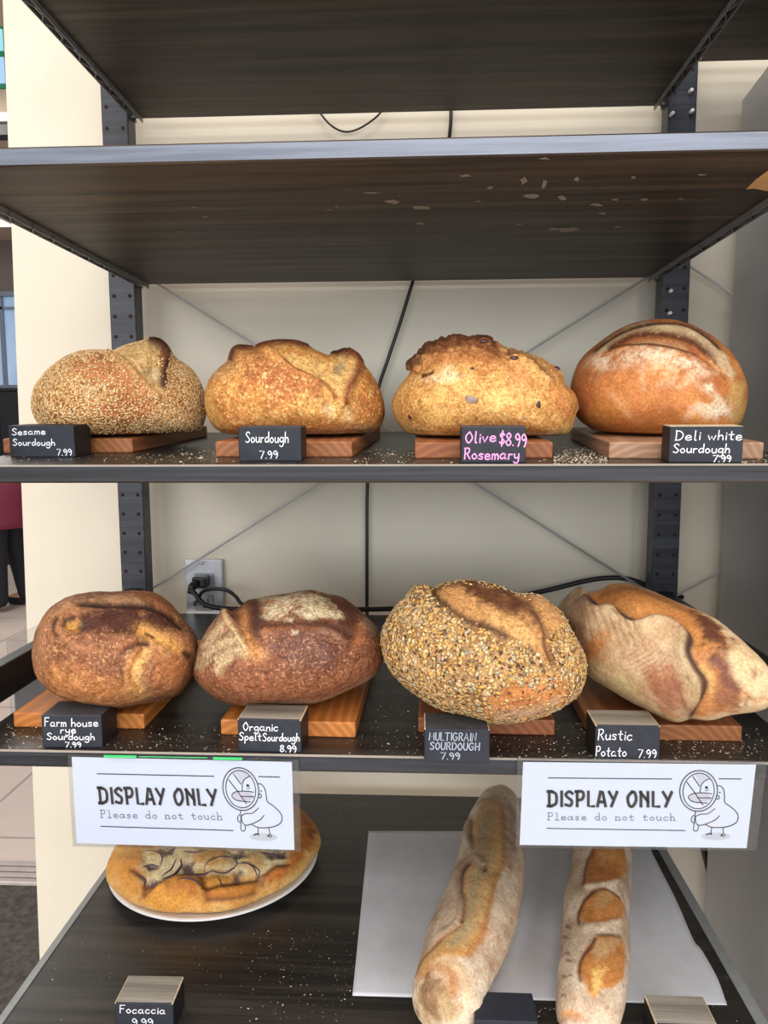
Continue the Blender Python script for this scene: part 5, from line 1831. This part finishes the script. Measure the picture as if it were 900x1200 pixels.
q = at_z(767, 1196, Z5 + hK)
price_block("block with bare pale wood top at the bottom edge right of the baguettes", (767, 1196), (840, 1196), (767, 1238), (q[0], q[1] - .004, Z5), .0, [], top='worn_top', chip=True)

# torn brown paper on top of the block with white lettering
# ================================================================== laminated signs
TW = dict(HAND)
TW.update({'P': "!.1,1 .1,0|.0,1 .38,1 .48,.76 .36,.52 .1,.5|!0,0 .24,0", 'l': "!.08,1 .24,1 .24,0|!.04,0 .44,0", 'd': ".4,.42 .2,.52 .02,.26 .18,0 .4,.14|!.3,1 .42,1 .42,0 .5,0", 'n': "!0,.5 .08,.5 .08,0|.08,.34 .26,.52 .4,.34 .4,0|!0,0 .18,0|!.32,0 .5,0",
           'h': "!0,1 .08,1 .08,0|.08,.34 .26,.52 .4,.34 .4,0|!0,0 .18,0|!.32,0 .5,0", 't': ".18,.8 .18,.12 .3,0 .44,.08|!.02,.5 .42,.5", 'u': "!0,.5 .08,.5|.08,.5 .1,.1 .24,0 .4,.16|!.32,.5 .42,.5 .42,0 .5,0"})
DISP = {'D': "!.1,1 .1,0|!0,1 .25,1|.2,1 .5,.82 .5,.2 .2,0|!.2,0 0,0", 'I': "!.12,1 .12,0", 'S': ".46,.86 .28,1 .06,.8 .2,.58 .42,.36 .34,.04 .04,.1", 'P': "!.1,1 .1,0|.0,1 .4,1 .48,.72 .36,.46 .1,.44", 'L': "!.1,1 .1,0 .44,0",
        'A': "!.02,0 .2,1|!.2,1 .32,1 .5,0|!.1,.3 .44,.3", 'Y': "!.02,1 .26,.5|!.5,1 .16,0", 'O': ".28,1 .05,.62 .12,.1 .3,0 .5,.4 .44,.92 .27,1", 'N': "!.08,0 .08,1|!.04,1 .46,.34|!.46,1 .46,0", ' ': ''}

RS = np.array([(613, 893), (886, 896), (875, 994), (609, 990)], float)       # paper of the right sign
LS = np.array([(84, 887), (342, 893), (345, 996), (90, 988)], float)


def inv_bilinear(q, C):
    u = v = .5
    for _ in range(12):
        f = (1 - u) * (1 - v) * C[0] + u * (1 - v) * C[1] + u * v * C[2] + (1 - u) * v * C[3]
        du = (1 - v) * (C[1] - C[0]) + v * (C[2] - C[3])
        dv_ = (1 - u) * (C[3] - C[0]) + u * (C[2] - C[1])
        s = np.linalg.solve(np.array([du, dv_]).T, np.array(q) - f)
        u, v = u + s[0], v + s[1]
    return np.array([u, v])


class SheetFrame:
    """maps drawing coordinates (those of the right-hand sign) onto a hanging sheet"""

    def __init__(s, P): s.P = [np.array(p) for p in P]

    def at(s, q, lift):
        u, v = inv_bilinear(q, RS)
        P = s.P
        p = (1 - u) * (1 - v) * P[0] + u * (1 - v) * P[1] + u * v * P[2] + (1 - u) * v * P[3]
        n = np.cross(P[3] - P[0], P[1] - P[0])
        n /= np.linalg.norm(n)
        return p + n * lift


BIRD = lambda *p: [(785 + a / 8.18, 890 + b / 8.18) for a, b in p]


def ell(cx, cy, rx, ry, n=36, rot=0.):
    c, s = math.cos(rot), math.sin(rot)
    return [(cx + rx * math.cos(t) * c - ry * math.sin(t) * s, cy + rx * math.cos(t) * s + ry * math.sin(t) * c) for t in np.linspace(0, 2 * math.pi, n, endpoint=False)]


def sheet_sign(label, paper, sleeve, flip, tape, Y, curl=0.):
    P = [at_y(*p, Y) for p in paper]
    S = [at_y(*p, Y) for p in sleeve]
    root = thing('laminated_sign', label, 'sign', tuple((S[0] + S[2]) / 2), 'laminated signs')
    n = np.array([0, -1., 0])
    for nm, (C, dy, m) in dict(paper=(P, .0, 'paper'), clear_sleeve_front=(S, -.0011, 'sleeve'), clear_sleeve_back=(S, .0011, 'sleeve')).items():
        mb = MB()
        nu, nv = 16, 6
        VV = []
        for j in range(nv + 1):
            for i in range(nu + 1):
                u, v = i / nu, j / nv
                p = (1 - u) * (1 - v) * C[0] + u * (1 - v) * C[1] + u * v * C[2] + (1 - u) * v * C[3]
                VV.append(p + np.array([0, dy, 0]))
        fs = []
        for j in range(nv):
            for i in range(nu):
                a = j * (nu + 1) + i
                fs.append((a, a + nu + 1, a + nu + 2, a + 1))
        k = len(VV)
        th = .0002
        VV2 = [p + np.array([0, th, 0]) for p in VV]
        fs2 = [tuple(reversed([i + k for i in f])) for f in fs]
        mb.add(VV + VV2, fs + fs2, 0, False)
        mb.build('paper' if nm == 'paper' else 'clear_sleeve', M[m], root)
    # welded rim of the sleeve
    mb = MB()
    for a, b in ((0, 1), (1, 2), (2, 3), (3, 0)):
        mb.tube([S[a], S[b]], .0007, 6)
    mb.build('sleeve_rim', M['sleeve'], root)
    sf = SheetFrame(P)

    def stroke(mb, pts, w, lift=.0003, mat=0, closed=False, smooth=True, nn=6):
        p = np.array(spline(pts, nn, closed) if smooth and len(pts) > 2 else pts, float)
        q = np.array([[*x] for x in p])
        tmp = MB()
        tmp.ribbon(q, w, (np.zeros(3), np.array([1., 0, 0]), np.array([0, 1., 0]), np.array([0, 0, 1.])), 0, mat, closed)
        mb.add([sf.at((v[0], v[1]), lift) for v in tmp.v], tmp.f, mat)

    def fill(mb, pts, lift, mat):
        mb.add([sf.at(p, lift) for p in pts], [tuple(range(len(pts)))], mat)

    def words(mb, text, x0, y0, width, cap, w, table, mono=None, mat=0, lift=.0003, dx=0, dy=0, gap=.15):
        tmp = MB()
        # drawn upright, then turned to the sheet's downward y
        write(tmp, text, (np.zeros(3), np.array([1., 0, 0]), np.array([0, 1., 0]), np.array([0, 0, 1.])), 0, 0, width, cap, w, 0, 0, table, mono, 0, mat, 0, gap)
        mb.add([sf.at((x0 + dx + v[0], y0 + dy - v[1] + .004 * v[0]), lift) for v in tmp.v], tmp.f, mat)

    tb = MB()
    words(tb, 'DISPLAY', 642, 944, 82, 17, 2.0, DISP, None, 1, .0003, 1.5, 1.3, .18)
    words(tb, 'ONLY', 735.5, 944.4, 52.5, 17, 2.0, DISP, None, 1, .0003, 1.5, 1.3, .18)
    words(tb, 'DISPLAY', 642, 944, 82, 17, 3.5, DISP, None, 0, .00045, gap=.18)
    words(tb, 'ONLY', 735.5, 944.4, 52.5, 17, 3.5, DISP, None, 0, .00045, gap=.18)
    words(tb, 'Please do not touch', 641, 960.5, 152, 8.4, .95, TW, .62, 2, .0003)
    stroke(tb, [(643, 911.3), (788, 912.6)], 1.1)
    stroke(tb, [(843, 912.3), (869, 912.6)], 1.1)
    stroke(tb, [(641, 970.4), (803.5, 973)], 1.0)
    tb.build('lettering', [M['ink'], M['ink_pale'], M['ink_grey']], root)
    # the drawing of a bird behind a magnifying glass
    g = MB()
    L0, L1, L2, L3 = .0002, .0003, .0004, .0005
    fill(g, BIRD(*ell(445, 735, 140, 36)), L0, 1)
    fill(g, BIRD((300, 440), (420, 445), (435, 470), (380, 512), (300, 520)), L0, 2)
    fill(g, BIRD((340, 618), (430, 590), (470, 560), (450, 610), (470, 645), (400, 645)), L0, 2)
    body = ((455, 250), (490, 252), (518, 285), (527, 345), (530, 408), (580, 445), (630, 490), (655, 535), (645, 590), (600, 625), (530, 645), (460, 650), (400, 645), (345, 620))
    stroke(g, BIRD(*body), 1.1, L1)
    stroke(g, BIRD((480, 535), (430, 580), (350, 615), (290, 628), (258, 610), (250, 560), (265, 535), (310, 520), (370, 515), (435, 468)), 1.0, L1)
    stroke(g, BIRD((237, 530), (215, 555), (212, 590), (238, 605)), 1., L1)
    stroke(g, BIRD((250, 490), (245, 560), (232, 660), (245, 682), (268, 678), (278, 650), (282, 630)), 1., L1)
    stroke(g, BIRD((405, 650), (398, 705)), 1., L1); stroke(g, BIRD((510, 650), (516, 708)), 1., L1)
    stroke(g, BIRD((355, 718), (380, 708), (405, 712)), 1.6, L1)
    stroke(g, BIRD(*ell(512, 722, 20, 10)), .9, L1, closed=True); fill(g, BIRD((478, 728), (500, 714), (510, 728)), L2, 0)
    stroke(g, BIRD((445, 340), (470, 345), (478, 362), (465, 376), (448, 370)), 1.1, L1)
    fill(g, BIRD(*ell(483, 314, 8, 7, 12)), L1, 0)
    # lens
    fill(g, BIRD(*ell(280, 298, 178, 192, 40, .18)), L1, 3)
    fill(g, BIRD((245, 145), (300, 130), (350, 145), (385, 180), (330, 210), (296, 250)), L2, 1)
    fill(g, BIRD(*ell(290, 362, 108, 44)), L2, 4)
    fill(g, BIRD((285, 415), (345, 408), (330, 450), (285, 465)), L2, 2)
    stroke(g, BIRD((382, 182), (335, 205), (305, 245), (293, 312)), 1.1, L3)
    stroke(g, BIRD((405, 325), (330, 316), (230, 322), (183, 355), (215, 395), (290, 410), (360, 412)), 1.1, L3)
    stroke(g, BIRD((270, 364), (400, 364)), 1.1, L3)
    stroke(g, BIRD((170, 215), (240, 310), (320, 432)), 1.2, L3, smooth=False)
    stroke(g, BIRD((226, 160), (288, 252)), 1.2, L3)
    fill(g, BIRD(*ell(355, 265, 15, 15, 14)), L3, 0)
    stroke(g, BIRD((340, 292), (360, 294), (375, 284)), .6, L3, 0)
    stroke(g, BIRD(*ell(280, 298, 178, 194, 40, .18)), 1.2, L3, closed=True)
    stroke(g, BIRD(*ell(280, 298, 148, 170, 40, .18)), 1.1, L3, closed=True)
    g.build('bird_drawing', [M['ink'], M['ink_pale'], simple('light_grey_ink', (212, 214, 224), .6), M['paper'], simple('mid_grey_ink', (186, 184, 198), .6)], root)
    for (x0, x1, y0, y1) in tape:
        a, b = at_y(x0, y0, Y - .0016), at_y(x1, y1, Y - .0016)
        MB().box((a[0], Y - .0024, b[2]), (b[0], Y - .0016, a[2])).build('green_tape', M['tape'], root)
    return root


SY = YF - .0028
sheet_sign('laminated white DISPLAY ONLY sign hanging above the focaccia, green tape on its top edge', LS, [(80, 884), (350, 890), (352.5, 998), (86, 991)], 0,
           [(122, 160, 884.5, 888), (163, 243, 886, 888.2), (250, 284, 887, 890.5)], SY)
sheet_sign('laminated white DISPLAY ONLY sign hanging above the two baguettes', RS, [(606, 888), (898, 892), (886, 996.5), (605, 992.5)], 0, [], SY)

# the third sleeve, fixed to the outside of the left side rail: seen from behind
X3 = XL - PW / 2 - .0112


def at_x(x, y, X):
    d_ = ray(x, y)
    return CAM + d_ * (X - CAM[0]) / d_[0]


ya, yb_ = at_x(8, 750, X3), at_x(56, 728, X3)
zt3 = (ya[2] + yb_[2]) / 2
ys, ye = ya[1], ya[1] + .27
t = thing('laminated_sign', 'clear plastic sleeve seen from behind, fixed to the side rail left of the rye loaf', 'sign', (X3, (ys + ye) / 2, zt3 - .1), 'laminated signs')
MB().box((X3 - .0006, ys, zt3 - .105), (X3, ye, zt3)).build('clear_sleeve', M['sleeve'], t)
MB().tube([(X3, ys, zt3), (X3, ye, zt3), (X3, ye, zt3 - .105), (X3, ys, zt3 - .105), (X3, ys, zt3)], .0006, 6).build('sleeve_rim', M['sleeve'], t)
yp = at_x(12, 815, X3)[1]
MB().box((X3 - .0010, ys + .01, zt3 - .100), (X3 - .0007, yp + .15, zt3 - .030)).build('paper', M['paper'], t)

# ================================================================== baking paper
pc = [np.array(p, float) for p in ((432, 974), (752, 974), (852, 1178), (413, 1167))]
W = [at_z(*p, Z5 + .0006) for p in pc]
re_ = [at_z(*p, Z5 + .0006) for p in ((752, 974), (766, 1003), (791, 1052), (812, 1100), (822, 1113), (840, 1145), (852, 1178))]
re_ = spline(re_, 5)
nu, nv = 60, 50
VV = []
for j in range(nv + 1):
    v = j / nv
    l = W[0] * (1 - v) + W[3] * v
    k = v * (len(re_) - 1)
    i0 = min(int(k), len(re_) - 2)
    r = re_[i0] + (re_[i0 + 1] - re_[i0]) * (k - i0)
    for i in range(nu + 1):
        u = i / nu
        p = l * (1 - u) + r * u
        VV.append(p)
VV = np.array(VV)
VV[:, 2] += np.clip((fbm(VV * [1, 2.2, 1], 9, 301, 3) - .45), 0, 1) * .0009
fs = [(j * (nu + 1) + i, (j + 1) * (nu + 1) + i, (j + 1) * (nu + 1) + i + 1, j * (nu + 1) + i + 1) for j in range(nv) for i in range(nu)]
mb = MB().add(VV, fs, 0, True)
bp = mb.build('baking_paper', M['parchment'])
tag(bp, 'sheet of grey-white baking paper under the two baguettes', 'paper')
md = bp.modifiers.new('thickness', 'SOLIDIFY'); md.thickness = .0002; md.offset = 1

# ================================================================== wall socket and cables
o0, o1 = at_y(217, 655, WALL_Y - .006), at_y(261, 655, WALL_Y - .006)
zt_o = o0[2]; zb_o = zt_o - .114
cxo = (o0[0] + o1[0]) / 2
t = thing('wall_socket', 'grey metal wall socket with a black plug, low on the cream wall', 'socket', (cxo, WALL_Y, (zt_o + zb_o) / 2))
MB().box((o0[0], WALL_Y - .010, zb_o), (o1[0], WALL_Y, zt_o), .0015).build('cover_plate', M['steel'], t)
def ov(px, py): return at_y(px, py, WALL_Y - .0105)
for (zc, nm) in ((ov(238, 681)[2], 'receptacle'), (ov(238, 681)[2] - .039, 'receptacle')):
    r = MB().box((cxo - .017, WALL_Y - .0125, zc - .0145), (cxo + .017, WALL_Y - .0095, zc + .0145), .002).build(nm, M['outlet'], t)
    MB().box((cxo - .008, WALL_Y - .0129, zc - .002), (cxo - .006, WALL_Y - .0124, zc + .007)).box((cxo + .006, WALL_Y - .0129, zc - .002), (cxo + .008, WALL_Y - .0124, zc + .007)) \
        .tube([(cxo, WALL_Y - .0129, zc - .007), (cxo, WALL_Y - .0124, zc - .007)], .0022, 10).build('slots', M['rung'], r)
sc_ = ov(237, 660)
MB().tube([(sc_[0], WALL_Y - .010, sc_[2]), (sc_[0], WALL_Y - .0115, sc_[2]), (sc_[0], WALL_Y - .012, sc_[2])], [.003, .003, .0015], 14).build('screw', M['zinc'], t)


def cable(name, label, pts, r, cat='cable', seg=10):
    root = MB().tube(spline(pts, 10), r, seg).build(name, M['cable'])
    return tag(root, label, cat)


def wy(x, y, Y): return at_y(x, y, Y)


t = thing('power_cable', 'black power cable plugged into the wall socket, looping along the back of the shelf', 'cable', tuple(wy(238, 682, .06)))
pz = wy(236, 681, .062)
MB().box((pz[0] - .013, .046, pz[2] - .010), (pz[0] + .013, WALL_Y - .0126, pz[2] + .010), .004).tube([(pz[0] - .004, .05, pz[2]), (pz[0] - .010, .040, pz[2] - .006), (pz[0] - .012, .034, pz[2] - .016)], [.008, .0075, .005], 12).build('plug', M['cable'], t)
loop = [(pz[0] - .012, .036, pz[2] - .012), wy(226, 693, .030), wy(240, 708, .022), wy(262, 713, .02), wy(300, 714, .022), wy(350, 714.5, .024), wy(432, 714, .026), wy(475, 712.5, .028), wy(540, 709, .03), wy(600, 700, .045), wy(640, 692, .058), wy(690, 680, .062), wy(720, 677, .062), wy(742, 680, .06), wy(770, 691, .058), wy(800, 700, .07)]
MB().tube(spline(loop, 10), .0042, 12).build('cord', M['cable'], t)
lp2 = [wy(232, 703, .045), wy(237, 694, .040), wy(250, 690, .032), wy(266, 692, .026), (wy(276, 699, .024)), wy(284, 708, .022), wy(300, 710, .02)]
cable('extension_cord', 'second thin black cable looping out of the lower socket', [wy(228, 708, .072), wy(229, 706, .058)] + lp2 + [wy(330, 712, .02)], .0032)
cable('hanging_cable', 'long black cable hanging down the wall behind the loaves', [wy(531, 60, .072), wy(529, 110, .072), wy(526, 165, .07), wy(508, 250, .07), wy(483, 332, .066), wy(470, 375, .066), wy(455, 420, .066), wy(443, 458, .068), wy(434, 520, .07), wy(430.5, 570, .07), wy(430, 640, .07), wy(430, 705, .07), wy(430, 740, .07)], .0030)
cable('cable_loop', 'thin black cable sagging in a small loop under the top shelf', [wy(366, 118, .07), wy(377, 135, .07), wy(388, 147, .07), wy(400, 153.5, .07), wy(411, 154, .07), wy(424, 149, .07), wy(440, 138, .07), wy(452, 125, .07)], .0016)
cable('floor_cable', 'thick black cable running down the wall beside the grey cabinet, lower right', [wy(816, 960, .066), wy(826, 1000, .066), wy(833, 1030, .068), wy(836, 1060, .07), wy(837, 1100, .07), (wy(837, 1100, .07)[0], .07, .3), (wy(837, 1100, .07)[0] + .02, .06, .006), (wy(837, 1100, .07)[0] - .3, .06, .006)], .0056)


# ================================================================== crumbs
def crumbs(name, label, n, sampler, size, cols, seed):
    rg = np.random.default_rng(seed)
    pts = sampler(rg, n)
    n = len(pts)
    s = size * np.exp(rg.normal(0, .45, n)) * .5
    unit_ = np.array([(1, 0, 0), (-1, 0, 0), (0, 1, 0), (0, -1, 0), (0, 0, 1), (0, 0, -1)], float)
    X = unit_[None] * s[:, None, None] * (1 + rg.uniform(-.4, .4, (n, 6, 1)))
    an = rg.uniform(0, 6.28, n)
    c, si = np.cos(an), np.sin(an)
    st = 1 + rg.random(n) * .9
    x = X[..., 0] * st[:, None]
    Y_ = np.stack([x * c[:, None] - X[..., 1] * si[:, None], x * si[:, None] + X[..., 1] * c[:, None], X[..., 2] * .6], -1)
    V = pts[:, None] + Y_ + np.array([0, 0, 1])[None, None] * (s * .35)[:, None, None]
    fc = np.array([(0, 2, 4), (2, 1, 4), (1, 3, 4), (3, 0, 4), (2, 0, 5), (1, 2, 5), (3, 1, 5), (0, 3, 5)])
    F = (fc[None] + (np.arange(n) * 6)[:, None, None]).reshape(-1, 3)
    cc = np.array([srgb(q) for q in cols])[rg.integers(0, len(cols), n)]
    o = grid_mesh(name, V.reshape(-1, 3), F, ('seed', np.repeat(cc, 6, 0)), M['seed'], None, False)
    return tag(o, label, 'crumbs', None, 'stuff')


def rect_px(boxes, fn):
    """boxes: (share, x0, x1, y0, y1) in picture coordinates on a board"""
    def f(rg, n):
        out = []
        for (sh, x0, x1, y0, y1) in boxes:
            for _ in range(int(n * sh)):
                p = fn(rg.uniform(x0, x1), y0 + (y1 - y0) * rg.random())
                if p[1] > YF + .001 and p[1] < YB - .004 and XL + .016 < p[0] < XR - .016: out.append(p)
        return np.array(out)
    return f


PALE = [(226, 214, 190), (206, 190, 160), (240, 232, 214), (180, 160, 130)]
crumbs('bread_crumbs', 'pale crumbs and sesame seeds scattered along the front of the upper bread shelf', 1500,
       rect_px([(.55, 648, 712, 524, 544), (.16, 0, 900, 532, 545), (.08, 410, 490, 526, 544), (.06, 200, 260, 528, 543), (.08, 840, 900, 533, 546), (.05, 150, 260, 520, 543)], at_3), .0010, PALE + [(120, 110, 96), (150, 138, 118)], 41)
crumbs('bread_crumbs', 'pale crumbs scattered over the lower bread shelf, thickest at its right end', 1300,
       rect_px([(.26, 780, 895, 850, 889), (.12, 5, 60, 845, 880), (.14, 120, 280, 850, 884), (.16, 400, 500, 790, 888), (.2, 570, 720, 845, 889), (.12, 430, 490, 740, 800)], lambda x, y: at_z(x, y, Z4)), .0008, [(190, 178, 154), (168, 152, 126), (214, 204, 184)], 42)
crumbs('bread_crumbs', 'fine white crumbs on the dark bottom shelf around the baking paper', 420,
       rect_px([(.5, 290, 415, 1090, 1199), (.16, 60, 290, 1090, 1199), (.2, 560, 700, 1178, 1199), (.1, 770, 880, 1040, 1199), (.06, 370, 430, 940, 1000)], lambda x, y: at_z(x, y, Z5)), .0007, PALE, 43)
